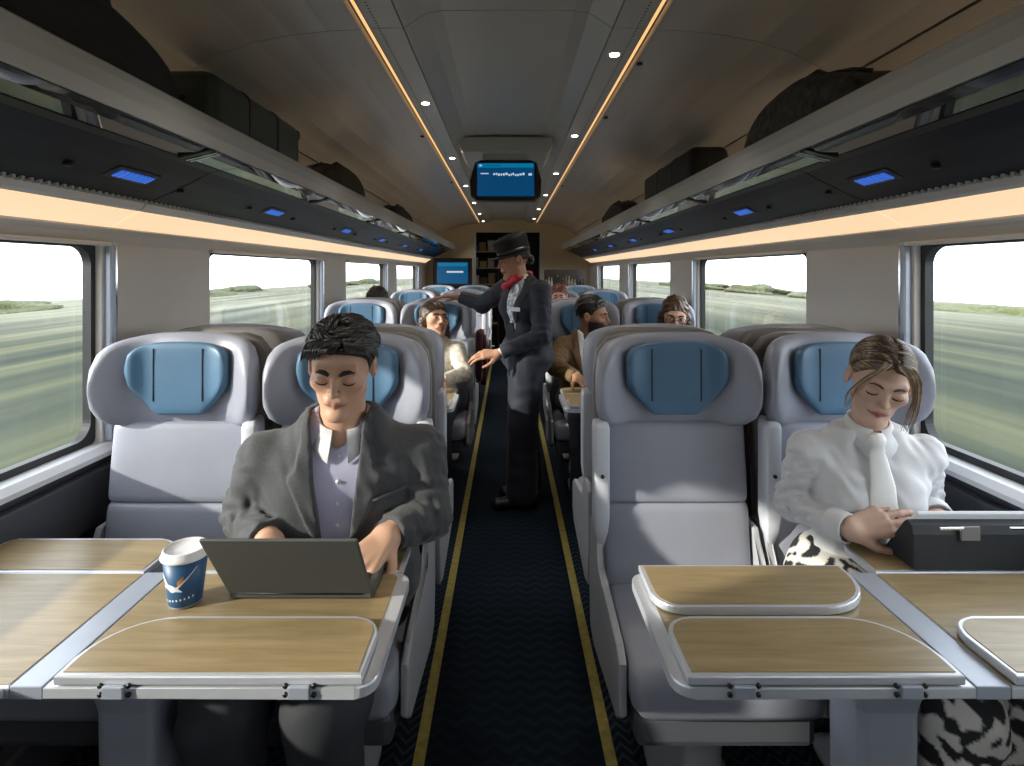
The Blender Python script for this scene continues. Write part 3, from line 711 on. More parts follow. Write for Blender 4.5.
# ------------------------------------------------------------------ luggage on the racks
def suitcase(name, x, y, w, l, h, m, label, z=1.805, grp='bags on the luggage racks'):
    r = empty(name, (x, y, z), label=label, cat='suitcase', group=grp)
    box('body', (0, 0, h / 2), (w, l, h), m, r, bev=.045, seg=4, smooth=True)
    for q in (.33, .66):
        bm = bmesh.new(); o1 = rounded(-w / 2 - .003, w / 2 + .003, .0, h + .003, (.047,) * 4, 6); o2 = rounded(-w / 2 + .01, w / 2 - .01, .012, h - .01, (.04,) * 4, 6)
        yq = -l / 2 + l * q; n = len(o1)
        a = [[bm.verts.new((u, yq + dy, v)) for u, v in o] for dy in (-.006, .006) for o in (o1, o2)]
        for i in range(n):
            j = (i + 1) % n; bm.faces.new((a[0][i], a[0][j], a[2][j], a[2][i])); bm.faces.new((a[0][i], a[1][i], a[1][j], a[0][j])); bm.faces.new((a[2][i], a[2][j], a[3][j], a[3][i]))
        bm_obj(bm, 'zip_band', blackp, r)
    tubes('handle', [([(0, -l / 2 - .002, h * .4), (0, -l / 2 - .03, h * .42), (0, -l / 2 - .03, h * .62), (0, -l / 2 - .002, h * .64)], .010)], blackp, r)
    for sx in (-1, 1):
        for sz in (.12, .88): turned('wheel', [(.018, -.012), (.022, -.008), (.022, .008), (.018, .012)], blackp, r, 14, axis='x', c=(sx * w * .36, l / 2 + .010, h * sz))
    return r
def soft_bag(name, x, y, w, l, h, m, label, seed=0, cat='bag', z=1.805, handle=True, lump=.05, grp='bags on the luggage racks'):
    r = empty(name, (x, y, z), label=label, cat=cat, group=grp); rr = random.Random(seed); ph = [rr.uniform(0, 6) for _ in range(4)]
    rings = []; n = 32
    for i in range(17):
        q = i / 16; yy = -l / 2 + l * q; e = math.sin(PI * min(max(q, .0), 1)) ** .22 if 0 < q < 1 else .25
        hh = h * e * (1 + lump * math.sin(5 * q + ph[0])); ring = []
        for j in range(n):
            a = 2 * PI * j / n; c, s = math.cos(a), math.sin(a)
            u = math.copysign(abs(c) ** .55, c) * w / 2 * e * (1 + lump * math.sin(3 * a + ph[1] + 6 * q)); v = hh / 2 + math.copysign(abs(s) ** .55, s) * hh / 2 * (1 + (lump * math.sin(4 * a + 9 * q + ph[2]) if s > 0 else 0))
            ring.append(Vector((u, yy, max(v, 0))))
        rings.append(ring)
    loft('body', rings, m, r)
    tubes('zip', [([(-w * .06, -l * .40 + l * .8 * i / 8, h * math.sin(PI * (.1 + .8 * i / 8)) ** .22 * (1 + lump * math.sin(5 * (.1 + .8 * i / 8) + ph[0])) + .002) for i in range(9)], .006)], blackp, r, 6)
    if handle:
        for sx in (-.12, .12):
            tubes('handle', [([(sx * w, -l * .18, h * .93), (sx * w * 1.6, -l * .14, h * 1.03), (sx * w * 1.6, l * .14, h * 1.03), (sx * w, l * .18, h * .93)], .009)], m, r, 8)
    return r
bk = mat('black nylon', (.010, .010, .012), .6, noise=.3, nscale=20, bump=.3, bscale=60)
gn = mat('dark green shell', (.035, .045, .042), .45, noise=.1, nscale=8)
bn = mat('brown canvas', (.065, .048, .033), .8, noise=.3, nscale=12, bump=.3, bscale=80)
pt = mat('black patterned quilting', (.05, .046, .042), .7, noise=.95, nscale=38, bump=.8, bscale=40)
soft_bag('duffel_bag', -.995, 1.22, .20, .82, .275, bk, 'big black duffel bag on the rack before the green suitcase', 1)
suitcase('suitcase', -.992, 2.06, .20, .72, .258, gn, 'dark green hard suitcase lying on the rack above the man with the laptop')
soft_bag('holdall', -1.0, 3.25, .22, .9, .235, bn, 'brown canvas holdall behind the green suitcase')
soft_bag('rucksack', -1.0, 5.0, .22, 1.0, .21, bk, 'black rucksack on the rack behind the brown holdall', 4)
soft_bag('quilted_bag', 1.0, 1.84, .22, .80, .245, pt, 'black quilted patterned bag on the rack above the tablet side', 6)
suitcase('soft_suitcase', .992, 3.22, .20, .95, .258, bk, 'black fabric suitcase behind the quilted bag on the rack')
soft_bag('shadow_bag', 1.0, 5.0, .22, 1.1, .24, bk, 'added dark bag standing in for ceiling shadow behind the black fabric suitcase on the rack', 8)  # dark bag shape added where only ceiling shadow lies

# a coat folded over the aisle armrest behind the smiling woman
ct = empty('coat', (-.238, 4.22, .64), label='maroon coat hanging over the aisle armrest behind the smiling woman', cat='coat')
mar = mat('maroon wool', (.075, .012, .020), .85, noise=.2, nscale=60)
rings = []
for z, w_, d_ in ((.0, .020, .115), (.02, .026, .12), (.15, .024, .115), (.28, .026, .11), (.345, .030, .105), (.36, .022, .095), (.366, .008, .06)):
    ring = []
    for i in range(32):
        a = 2 * PI * i / 32; k = 1 + .22 * math.sin(6 * a + 9 * z) * (1 - z); ring.append(Vector((w_ * math.copysign(abs(math.cos(a)) ** .6, math.cos(a)) * k + .03, d_ * math.sin(a), z)))
    rings.append(ring)
loft('coat_body', rings, mar, ct)
tubes('sleeve', [([(.052, -.03, .33), (.060, -.035, .22), (.058, -.04, .10), (.055, -.038, -.04)], [.022, .026, .024, .022])], mar, ct, 12)
# ------------------------------------------------------------------ people: distance-field figures
A = np.array
def _v(p): return np.asarray(p, dtype=np.float32)
def vlen(a): return np.sqrt((a * a).sum(-1))
def smin(a, b, k):
    h = np.clip(.5 + .5 * (b - a) / k, 0, 1); return b * (1 - h) + a * h - k * h * (1 - h)
def smax(a, b, k): return -smin(-a, -b, k)
def cap(p, a, b, r1, r2=None):
    a, b = _v(a), _v(b); r2 = r1 if r2 is None else r2; ba = b - a; t = np.clip(((p - a) @ ba) / max(float(ba @ ba), 1e-9), 0, 1)
    return vlen(p - a - t[:, None] * ba) - (r1 + (r2 - r1) * t)
def ell(p, c, r):
    q = (p - _v(c)); r = _v(r); k0 = vlen(q / r); k1 = vlen(q / (r * r)); return k0 * (k0 - 1) / np.maximum(k1, 1e-6)
def sph(p, c, r): return vlen(p - _v(c)) - r
def surface(f, lo, hi, h, B=6):
    """sparse surface nets: returns verts, quads"""
    lo = np.asarray(lo, float); hi = np.asarray(hi, float)
    nb = np.maximum(np.ceil((hi - lo) / (h * B)).astype(int), 1); n = nb * B
    bc = np.stack(np.meshgrid(*[lo[i] + (np.arange(nb[i]) + .5) * B * h for i in range(3)], indexing='ij'), -1).reshape(-1, 3).astype(np.float32)
    bv = f(bc).reshape(nb); keep = np.abs(bv) < h * B * 1.35
    val = np.repeat(np.repeat(np.repeat(bv, B, 0), B, 1), B, 2).astype(np.float32)
    km = np.repeat(np.repeat(np.repeat(keep, B, 0), B, 1), B, 2)
    idx = np.argwhere(km); P = (lo + idx * h).astype(np.float32)
    val[km] = f(P)
    s = val < 0
    c = [s[i:n[0] - 1 + i, j:n[1] - 1 + j, k:n[2] - 1 + k] for i in (0, 1) for j in (0, 1) for k in (0, 1)]
    cnt = sum(x.astype(np.int8) for x in c); act = (cnt > 0) & (cnt < 8)
    ci = np.argwhere(act); N = len(ci)
    if N == 0: return np.zeros((0, 3)), []
    acc = np.zeros((N, 3)); num = np.zeros(N)
    cor = {(i, j, k): val[ci[:, 0] + i, ci[:, 1] + j, ci[:, 2] + k] for i in (0, 1) for j in (0, 1) for k in (0, 1)}
    for a in cor:
        for ax in range(3):
            if a[ax] == 0:
                b = list(a); b[ax] = 1; va, vb = cor[a], cor[tuple(b)]; m = (va < 0) != (vb < 0)
                t = np.where(m, va / np.where(m, va - vb, 1), 0)
                pt = np.tile(np.array(a, float), (N, 1)); pt[:, ax] += t
                acc += pt * m[:, None]; num += m
    V = lo + (ci + acc / num[:, None]) * h
    ID = -np.ones(act.shape, int); ID[act] = np.arange(N)
    F = []
    for ax in range(3):
        b, d = (ax + 1) % 3, (ax + 2) % 3
        s0 = np.take(s, range(0, n[ax] - 1), ax); s1 = np.take(s, range(1, n[ax]), ax)
        e = np.argwhere(s0 != s1); ok = (e[:, b] > 0) & (e[:, d] > 0) & (e[:, b] < n[b] - 1) & (e[:, d] < n[d] - 1); e = e[ok]
        flip = s0[e[:, 0], e[:, 1], e[:, 2]]
        def at(db, dd):
            q = e.copy(); q[:, b] += db; q[:, d] += dd; return ID[q[:, 0], q[:, 1], q[:, 2]]
        Q = np.stack([at(-1, -1), at(0, -1), at(0, 0), at(-1, 0)], 1)
        Q[~flip] = Q[~flip][:, ::-1]; Q = Q[(Q >= 0).all(1)]; F.append(Q)
    return V, np.concatenate(F)
def sdf_obj(name, chunks, m, parent, org, colors=None, relax=1):
    """chunks: list of (f, lo, hi, h) or (V, F); one mesh"""
    Vs = []; Fs = []; o = 0
    for c in chunks:
        V, F = surface(*c) if callable(c[0]) else c
        if len(V) == 0: continue
        Vs.append(V); Fs.append(np.asarray(F) + o); o += len(V)
    V = np.concatenate(Vs); F = np.concatenate(Fs)
    me = bpy.data.meshes.new(name); me.vertices.add(len(V)); me.vertices.foreach_set('co', (V - np.asarray(org)).astype(np.float32).ravel())
    me.loops.add(F.size); me.loops.foreach_set('vertex_index', F.astype(np.int32).ravel())
    me.polygons.add(len(F)); me.polygons.foreach_set('loop_start', np.arange(0, F.size, 4, dtype=np.int32)); me.polygons.foreach_set('loop_total', np.full(len(F), 4, dtype=np.int32))
    me.update(calc_edges=True); me.validate()
    if colors is not None:
        at = me.color_attributes.new('Col', 'FLOAT_COLOR', 'POINT'); C = np.ones((len(V), 4), np.float32); C[:, :3] = colors(V.astype(np.float32)); at.data.foreach_set('color', C.ravel())
    return link_mesh(me, name, m, parent, True)
def trace(f, p, d, n=40):
    p = np.asarray(p, np.float32); d = np.asarray(d, np.float32); d = d / np.linalg.norm(d)
    for _ in range(n): p = p + d * float(f(p[None])[0]) * .9
    return p
def box_of(pts, pad): pts = np.asarray(pts); return pts.min(0) - pad, pts.max(0) + pad
def fold(p, amp, fr, seed=0.):
    x, y, z = p[:, 0], p[:, 1], p[:, 2]
    return amp * np.sin(fr * (x * .8 + z * 1.1 + y * .5) + 1.9 * np.sin(fr * .45 * (z - x * 1.3 + y * .7) + seed) + seed) * (.6 + .4 * np.sin(fr * .3 * (y * 1.7 + x - z) + 2 * seed))

def rotm(yaw=0, pitch=0, roll=0):
    return np.array(Matrix.Rotation(math.radians(yaw), 3, 'Z') @ Matrix.Rotation(math.radians(pitch), 3, 'X') @ Matrix.Rotation(math.radians(roll), 3, 'Y'), dtype=np.float32)

LIPS = (((-.022, -.0805, -.0565), (0, -.0905, -.0545), (.022, -.0805, -.0565)))
def head_f(q, fem=False, beard=0., smile=0., jaw=1.):
    d = ell(q, (0, .016, .030), (.074, .094, .086))
    d = smin(d, ell(q, (0, -.026, -.028), (.0585 if not fem else .056, .060, .078)), .03)
    jw = .043 * jaw if not fem else .039
    for s in (-1, 1):
        d = smin(d, cap(q, (s * jw, -.004, -.060), (s * .012, -.066, -.096), .018, .0165), .022)
        d = smin(d, ell(q, (s * .043, -.055, -.014), (.020, .020, .015)), .022)
        d = smin(d, cap(q, (s * .010, -.082, .026), (s * .042, -.071, .028), .0085), .014)
        d = smax(d, -sph(q, (s * .0315, -.0995, .005), .0180), .012)
        d = smin(d, ell(q, (s * .0315, -.0735, .003), (.0165, .0125, .0115)), .004)
        # ears
        e = ell(q, (s * .077, .012, -.004), (.009, .019, .031)); e = smax(e, -ell(q, (s * .089, .006, .0), (.009, .010, .018)), .005); d = smin(d, e, .006)
    d = smin(d, ell(q, (0, -.070, -.098), (.018, .016, .0135)), .016)
    nl = 1.0 if not fem else .9
    d = smin(d, cap(q, (0, -.0815, .018), (0, -.081 - .025 * nl, -.021), .0065, .0095), .010)
    for s in (-1, 1): d = smin(d, ell(q, (s * .0105, -.092, -.0255), (.0075, .009, .0068)), .006)
    d = smin(d, cap(q, (-.014, -.082, -.048), (.014, -.082, -.048), .010), .012)
    w = .0255 + .004 * smile
    up = 0.006 * smile
    for s in (-1, 1):
        d = smin(d, cap(q, (s * w, -.079, -.0575 + up), (s * .0005, -.0895, -.0550), .0030, .0042), .004)
        d = smin(d, cap(q, (s * w * .92, -.079, -.0595 + up), (s * .0005, -.0875, -.0645), .0030, .0054), .005)
    return d
def head_col(q, skin, lip, beard=None, fem=False, stubble=0.):
    n = len(q); C = np.tile(_v(skin), (n, 1))
    d = np.full(n, 9., np.float32)
    for s in (-1, 1):
        d = np.minimum(d, cap(q, (s * .0245, -.0800, -.0578), (s * .004, -.0905, -.0550), .0025, .0048)); d = np.minimum(d, cap(q, (s * .0235, -.0800, -.060), (s * .004, -.0890, -.0650), .0025, .0058))
    w = np.clip((.0030 - d) / .003, 0, 1)[:, None]
    red = np.zeros(n, np.float32)
    for s in (-1, 1): red = np.maximum(red, np.exp(-((q - _v((s * .043, -.068, -.022))) ** 2).sum(1) / .0006))
    red = np.maximum(red, .8 * np.exp(-((q - _v((0, -.107, -.022))) ** 2).sum(1) / .00025)); red = np.maximum(red, .8 * np.exp(-((np.abs(q[:, 0]) - .08) ** 2 + (q[:, 1] - .012) ** 2 + q[:, 2] ** 2) / .0012))
    C = C * (1 - red[:, None] * _v((.0, .10, .10)))
    if beard is not None:
        b = ((q[:, 2] < -.020 - np.clip((q[:, 1] + .06) * -.9, 0, .05) * .3) & (q[:, 2] > -.125) & (q[:, 1] < .004))
        z = np.clip((-.022 - q[:, 2] - np.maximum(0, .028 - np.abs(np.abs(q[:, 0]) - .0)) * .75) / .012, 0, 1) * np.clip((.010 - q[:, 1]) / .01, 0, 1) * np.clip((q[:, 2] + .135) / .02, 0, 1)
        mu = np.exp(-((q[:, 2] + .044) ** 2) / .00006 - (q[:, 0] ** 2) / .0006) * (q[:, 1] < -.07)
        z = np.maximum(z, mu)[:, None] * (stubble or 1.)
        C = C * (1 - z) + _v(beard) * z
    C = C * (1 - w) + _v(lip) * w
    ln = np.clip(1.4 - np.abs(q[:, 2] + .0597) / .0014, 0, 1) * np.clip((.026 - np.abs(q[:, 0])) / .004, 0, 1) * (q[:, 1] < -.06)
    return C * (1 - .62 * ln[:, None])
def hand_caps(wr, d, n, side, curl=(.5, .5, .5, .5), spread=.12, thumb=.6, s=1., thumb_out=.75):
    """wrist point, finger direction d, back-of-hand normal n, side = +1/-1 (thumb towards n x d * side)"""
    d = Vector(d).normalized(); n = (Vector(n) - d * Vector(n).dot(d)).normalized(); a = n.cross(d).normalized() * side; w = Vector(wr)
    L = []; palm = []
    base = [(.030, .092, (.044, .027, .021)), (.0095, .096, (.049, .031, .022)), (-.0115, .092, (.045, .028, .021)), (-.031, .083, (.035, .022, .019))]
    for i, (off, ln, seg) in enumerate(base):
        b0 = w + a * off * .55 * s + d * .012 * s; b1 = w + (a * off + d * ln) * s + n * (.004 - abs(off) * .08) * s
        palm.append((b0, b1, .0150 * s, .0115 * s))
        dirv = (d + a * off * 4 * spread).normalized(); p = b1; ang = 0; rr_ = .0095 - (.0012 if i == 3 else 0)
        fac = (.55, .9, .6)
        for k_, l in enumerate(seg):
            ang += curl[i] * fac[k_]; dv = dirv * math.cos(ang) - n * math.sin(ang); q = p + dv * l * s
            L.append((p, q, (rr_ - .0007 * k_) * s, (rr_ - .0007 * (k_ + 1)) * s)); p = q
    t0 = w + (a * .022 + d * .022) * s - n * .006 * s; td = (d * (1 - thumb_out * .45) + a * thumb_out - n * .35).normalized(); t1 = t0 + td * .042 * s
    palm.append((w + a * .008 * s, t1, .015 * s, .0125 * s)); td2 = (td + d * .5 - a * .35 * thumb - n * .2 * thumb).normalized(); t2 = t1 + td2 * .032 * s; td3 = (td2 + d * .3 - a * .3 * thumb).normalized(); t3 = t2 + td3 * .025 * s
    L += [(t1, t2, .0115 * s, .0098 * s), (t2, t3, .0098 * s, .0078 * s)]
    return palm, L
def hand_f(palm, fing):
    def f(p):
        d = None
        for a, b, r1, r2 in palm:
            q = cap(p, a, b, r1, r2); d = q if d is None else smin(d, q, .012)
        for a, b, r1, r2 in fing: d = smin(d, cap(p, a, b, r1, r2), .004)
        return d
    return f

SKIN = mat('skin', (.5, .3, .2), .48, attr=True, sss=.0, spec=.4, bump=.04, bscale=700)
CLOTH_CACHE = {}
class Person:
    def __init__(P, label, base, j, skin, lip=None, fem=False, beard=None, hs=1., head_yaw=0, head_pitch=0, head_roll=0, w=1., group=None, smile=0., stubble=0.):
        P.root = empty('person', base, label=label, cat='person'); P.org = np.array(base, float)
        P.j = {k: np.array(v, float) for k, v in j.items()}; P.fem = fem; P.w = w; P.hs = hs; P.beard = beard; P.smile = smile; P.stubble = stubble
        P.skin = skin; P.lip = lip or tuple(np.array(skin) * (.85, .5, .5)); P.R = rotm(head_yaw, head_pitch, head_roll)
        J = P.j; P.right = J['shR'] - J['shL']; P.right /= np.linalg.norm(P.right); up = J['neck'] - J['pel']; P.len = np.linalg.norm(up); P.up = up / P.len
        P.fwd = np.cross(P.right, P.up); P.fwd /= np.linalg.norm(P.fwd)      # right is +x for a figure that faces -y
        P.hands = []
    # --- coordinate helpers
    def hq(P, p): return ((p - _v(P.j['head'])) @ P.R) / P.hs          # world -> head space
    def hw(P, q): return (np.asarray(q, float) * P.hs) @ P.R.T.astype(float) + P.j['head']
    def lat(P, p): return (p - _v(P.j['pel'])) @ _v(P.right)
    def hei(P, p): return (p - _v(P.j['pel'])) @ _v(P.up)
    def fw(P, p): return (p - _v(P.j['pel'])) @ _v(P.fwd)
    # --- body fields
    def torso(P, p):
        J = P.j; r = P.right; w = P.w; L = P.len
        mid = lambda t, f=0.: J['pel'] + (J['neck'] - J['pel']) * t + P.fwd * f
        ch = J.get('chest', mid(.72)); wa = J.get('waist', mid(.36))
        cw, cr = (.080, .112) if not P.fem else (.056, .092)
        d = cap(p, ch - r * cw * w, ch + r * cw * w, cr * w)
        ww, wr = (.060, .106) if not P.fem else (.040, .080)
        d = smin(d, cap(p, wa - r * ww * w, wa + r * ww * w, wr * w), .07)
        pw, pr = (.075, .108) if not P.fem else (.070, .100)
        d = smin(d, cap(p, J['pel'] - r * pw * w, J['pel'] + r * pw * w, pr * w), .06)
        d = smin(d, cap(p, J['shL'], J['shR'], (.050 if not P.fem else .046) * w), .05)
        d = smin(d, cap(p, J['neck'] - r * .045 * w, J['neck'] + r * .045 * w, (.052 if not P.fem else .042) * w), .05)
        if P.fem:
            for s in (-1, 1): d = smin(d, sph(p, ch + r * s * .062 * w + P.fwd * .060 * w - P.up * .02, .052 * w), .045)
        return d
    def arm(P, p, s, ex=0.):
        J = P.j; w = P.w * (1 if not P.fem else .86)
        d = cap(p, J['sh' + s], J['el' + s], .053 * w + ex, .044 * w + ex)
        return smin(d, cap(p, J['el' + s], J['wr' + s], .044 * w + ex, .029 * w + ex * .8), .02)
    def leg(P, p, s, ex=0.):
        J = P.j; w = P.w
        d = cap(p, J['hip' + s], J['kn' + s], .088 * w + ex, .060 * w + ex)
        return smin(d, cap(p, J['kn' + s], J['an' + s], .057 * w + ex, .040 * w + ex), .03)
    def neckf(P, p):
        a = P.hw((0, .022, -.055)); return cap(p, a, P.j['neck'] - P.up * .02, (.054 if not P.fem else .046) * P.hs, (.060 if not P.fem else .050) * P.hs)
    def bodyf(P, p):
        d = P.torso(p)
        for s in 'LR': d = smin(d, P.arm(p, s), .03); d = smin(d, P.leg(p, s), .03)
        return smin(d, P.neckf(p), .02)
    def headneck(P, p):
        q = P.hq(p); d = head_f(q, P.fem, smile=P.smile) * P.hs
        return smin(d, P.neckf(p), .018)
    def body(P, hands=(), res=.0030, hres=.0028, coarse=.016):
        J = P.j; pts = [J[k] for k in J if k != 'head']; lo, hi = box_of(pts, .16)
        cut = J['neck'] - P.up * .0
        ch = [(lambda p: np.maximum(P.bodyf(p) + .006, P.hei(p) - (P.len - .02)), lo, hi, coarse)]
        c = J['head']; lo2, hi2 = box_of([c, c + P.R[:, 2] * 0, J['neck']], .0); lo2 = np.minimum(c - .16 * P.hs, J['neck'] - .07); hi2 = np.maximum(c + .16 * P.hs, J['neck'] + .07)
        lowcut = float(P.hei(_v(J['neck'])[None])[0]) - .075
        ch.append((lambda p: np.maximum(P.headneck(p), lowcut - P.hei(p)), lo2, hi2, res))
        for (s, kw) in hands:
            side = {'L': -1, 'R': 1}[s]
            palm, fing = hand_caps(J['wr' + s], kw['d'], kw['n'], kw.get('thumb_side', side), kw.get('curl', (.5,) * 4), kw.get('spread', .12), kw.get('thumb', .6), kw.get('s', P.w * (1 if not P.fem else .9)), kw.get('out', .75))
            hf = hand_f(palm, fing); fa = J['wr' + s] + (J['el' + s] - J['wr' + s]) * .35
            wr_r = .029 * P.w * (1 if not P.fem else .86)
            f = lambda p, hf=hf, s=s, fa=fa, wr_r=wr_r: smin(hf(p), cap(p, J['wr' + s], fa, wr_r * .95, wr_r * 1.15), .02)
            pp = [np.array(v) for t in palm + fing for v in t[:2]] + [fa]
            lo3, hi3 = box_of(pp, .04); ch.append((f, lo3, hi3, hres))
        def colr(V):
            C = np.tile(_v(P.skin), (len(V), 1)); q = P.hq(V); m = (np.abs(q) < .16).all(1)
            C[m] = head_col(q[m], P.skin, P.lip, P.beard, P.fem, P.stubble); return C
        P.bodyo = sdf_obj('body', ch, SKIN, P.root, P.org, colr); return P.bodyo
    def face(P, closed=True, brow=(.02, .015, .012), iris=(.03, .02, .012), lash=(.01, .008, .007), thick=1.):
        bm_ = mat('brow %s' % (brow,), brow, .8); lm = mat('lash %s' % (lash,), lash, .7)
        f = lambda q: head_f(q, P.fem, smile=P.smile)
        for s in (-1, 1):
            pts = []
            for x, z in ((.012, .0225), (.022, .0275), (.034, .0285), (.045, .0235)):
                q = trace(f, (s * x, -.14, z), (0, 1, 0)); pts.append(P.hw(q) - P.org)
            tubes('eyebrow', [(pts, [r_ * P.hs * thick for r_ in (.0036, .0050, .0042, .0016)])], bm_, P.root, 6)
            if closed:
                pts = []
                for x, z in ((.0175, -.0025), (.024, -.0058), (.0315, -.0068), (.039, -.0056), (.0460, -.0015)):
                    q = trace(f, (s * x, -.14, z), (0, 1, 0)); pts.append(P.hw(q) - P.org)
                tubes('eyelash', [(pts, [r_ * P.hs for r_ in (.0014, .0026, .0030, .0028, .0016)])], lm, P.root, 6)
            else:
                q = trace(f, (s * .0315, -.14, .002), (0, 1, 0)); c = P.hw(q + _v((0, .006, 0))) - P.org
                def ball(nm, off, rx, ry, rz, m_):
                    n = 14; rings = []
                    for i in range(1, 8):
                        t = PI * i / 8; rings.append([Vector(P.hw(q + _v((rx * math.sin(t) * math.cos(2 * PI * k / n), off - ry * 0 + ry * math.sin(t) * math.sin(2 * PI * k / n), rz * math.cos(t)))) - P.org) for k in range(n)])
                    loft(nm, rings, m_, P.root)
                ball('eye', .004, .0115, .0075, .0052, mat('eye white', (.62, .58, .54), .3))
                ball('iris', -.0010, .0050, .004, .0048, mat('iris %s' % (iris,), iris, .25))
                pts = []
                for x, z in ((.018, .001), (.025, .0065), (.0325, .0080), (.040, .0060), (.047, .001)):
                    q2 = trace(f, (s * x, -.14, z), (0, 1, 0)); pts.append(P.hw(q2) - P.org)
                tubes('eyelash', [(pts, [r_ * P.hs for r_ in (.0012, .0024, .0026, .0024, .0014)])], lm, P.root, 6)
    # --- clothes
    def garment(P, name, f, m, pts, pad=.15, res=.006, colors=None):
        lo, hi = box_of(pts, pad); return sdf_obj(name, [(f, lo, hi, res)], m, P.root, P.org, colors)
    def sleeve_end(P, p, s, back=0.):
        J = P.j; d = J['wr' + s] - J['el' + s]; d = d / np.linalg.norm(d); return (p - _v(J['wr' + s])) @ _v(d) + back
    def top(P, name, m, th=.010, amp=.003, fr=55., hem=-.05, open_=None, lapel=None, sleeve=.0, ex=.006, res=.006, neckcut=.0, seed=0., colors=None, arms='LR', loose=.0, topcut=.055):
        J = P.j; L = P.len
        def f(p):
            lat = P.lat(p); h = P.hei(p); fw = P.fw(p)
            d = P.torso(p) - th - loose * np.clip(1 - h / L, 0, 1)
            if lapel is not None:
                t = np.clip(h / L, 0, 1.3); wi = open_(t); front = fw > 0
                d = d - np.where((np.abs(lat) > wi) & (np.abs(lat) < lapel(t)) & front, .0075, 0)
            d = d + fold(p, amp * .7, fr * .7, seed) + fold(p[:, [1, 2, 0]], amp * .4, fr * 1.4, seed + .5)
            for s in arms:
                a = P.arm(p, s, ex + th * .6)
                el = np.exp(-((p - _v(J['el' + s])) ** 2).sum(1) / .012); a = a + (fold(p, amp * 1.1, fr * 1.5, seed + 1) + fold(p[:, [2, 0, 1]], amp * .8, fr * 2.3, seed + 2)) * (.6 + .5 * el)
                a = np.maximum(a, P.sleeve_end(p, s, sleeve)); d = smin(d, a, .014)
            d = np.maximum(d, hem - h)
            nk = P.neckf(p); d = np.maximum(d, -(nk - .004 - neckcut)); d = np.maximum(d, h - (L + topcut))
            if open_ is not None:
                t = np.clip(h / L, -.3, 1.3); wi = open_(t); d = np.maximum(d, np.where(fw > .0, wi - np.abs(lat), -.05))
            return d
        keys = ['pel', 'neck', 'shL', 'shR'] + [k + s for k in ('el', 'wr') for s in arms]
        return P.garment(name, f, m, [J[k] for k in keys], .17, res, colors)
    def collar(P, m, hgt=.035, rad=.012, gap=.5, name='collar', flare=.35, drop=.02):
        """a turned-down shirt collar round the neck with two points at the front"""
        J = P.j; a = np.array(P.hw((0, .022, -.055))); b = J['neck'] - P.up * .0; ax = a - b; ax /= np.linalg.norm(ax)
        rN = (.060 if not P.fem else .050) * P.hs + rad
        fd = P.fwd - ax * (P.fwd @ ax); fd /= np.linalg.norm(fd); sd = np.cross(fd, ax)
        V = []; F = []; n = 36; c0 = b + ax * .012
        for i in range(n + 1):
            th_ = gap * .35 + (2 * PI - gap * .7) * i / n
            fr_ = max(0., math.cos(th_)); dirv = fd * math.cos(th_) + sd * math.sin(th_)
            pt = fr_ ** 6
            top_ = c0 + ax * (hgt - .012 * fr_) + dirv * (rN - .004)
            bot = c0 + ax * (-.004 - .034 * pt - drop * fr_) + dirv * (rN + .012 + .016 * fr_ * flare * 2)
            inn = c0 + ax * (-.01 - drop * fr_) + dirv * (rN - .002 + .004 * fr_)
            V += [inn, top_, top_ + dirv * .004 + ax * .001, bot, bot - dirv * .004]
        for i in range(n):
            for k in range(4):
                q = i * 5 + k; F.append((q, q + 5, q + 6, q + 1))
        return data_obj([v - P.org for v in V], F, name, m, P.root, True)
    def trousers(P, m, ex=.012, name='trousers', res=.008, amp=.004, flare=0., cut=.02, colors=None, top=.06):
        J = P.j
        def f(p):
            d = cap(p, J['pel'] - P.right * .08 * P.w, J['pel'] + P.right * .08 * P.w, .113 * P.w)
            for s in 'LR':
                k = cap(p, J['hip' + s], J['kn' + s], .092 * P.w + ex, .066 * P.w + ex); k2 = cap(p, J['kn' + s], J['an' + s], .063 * P.w + ex, .050 * P.w + ex + flare)
                k2 = np.maximum(k2, J['an' + s][2] - cut - p[:, 2]); d = smin(d, smin(k, k2, .03), .035)
            d = d + fold(p, amp, 38, .7); return np.maximum(d, P.hei(p) - top - .6 * np.clip(P.fw(p) - .08, 0, 1))
        return P.garment(name, f, m, [J[k] for k in ('pel', 'hipL', 'hipR', 'knL', 'knR', 'anL', 'anR')], .18, res, colors)
    def shoes(P, m, d=(0, -1, 0), s_=1., names='shoe'):
        d = np.array(d, float); d /= np.linalg.norm(d)
        for s in 'LR':
            a = P.j['an' + s]; heel = np.array((a[0], a[1], P.org[2] + .042)) - d * .035; toe = heel + d * .19 * s_
            f = lambda p: np.maximum(smin(cap(p, heel, toe + np.array((0, 0, -.008)), .042, .036), cap(p, heel, a, .042, .044), .02), P.org[2] - p[:, 2])
            lo, hi = box_of([heel, toe, a], .07); lo[2] = P.org[2] - .012; sdf_obj(names, [(f, lo, hi, .006)], m, P.root, P.org)
    def locks(P, name, m, paths, n=6): return tubes(name, [([P.hw(q) - P.org for q in pts], [r_ * P.hs for r_ in rad]) for pts, rad in paths], m, P.root, n)
    def haircap(P, m, hairline, c=(0, .022, .044), r=(.082, .100, .087), amp=.004, fr=120., extra=None, res=.0032, name='hair', colors=None, k=.006):
        def f(p):
            q = P.hq(p); d = ell(q, c, r)
            if extra is not None: d = extra(q, d)
            d = d + fold(q, amp, fr, 1.3) + fold(q[:, [1, 2, 0]], amp * .6, fr * 1.7, .4)
            d = smax(d, hairline(q), k); return d * P.hs
        c0 = P.j['head']; return sdf_obj(name, [(f, c0 - .21 * P.hs, c0 + .19 * P.hs, res * P.hs)], m, P.root, P.org, colors)
def interp(xs, ys): return lambda v: np.interp(v, xs, ys)
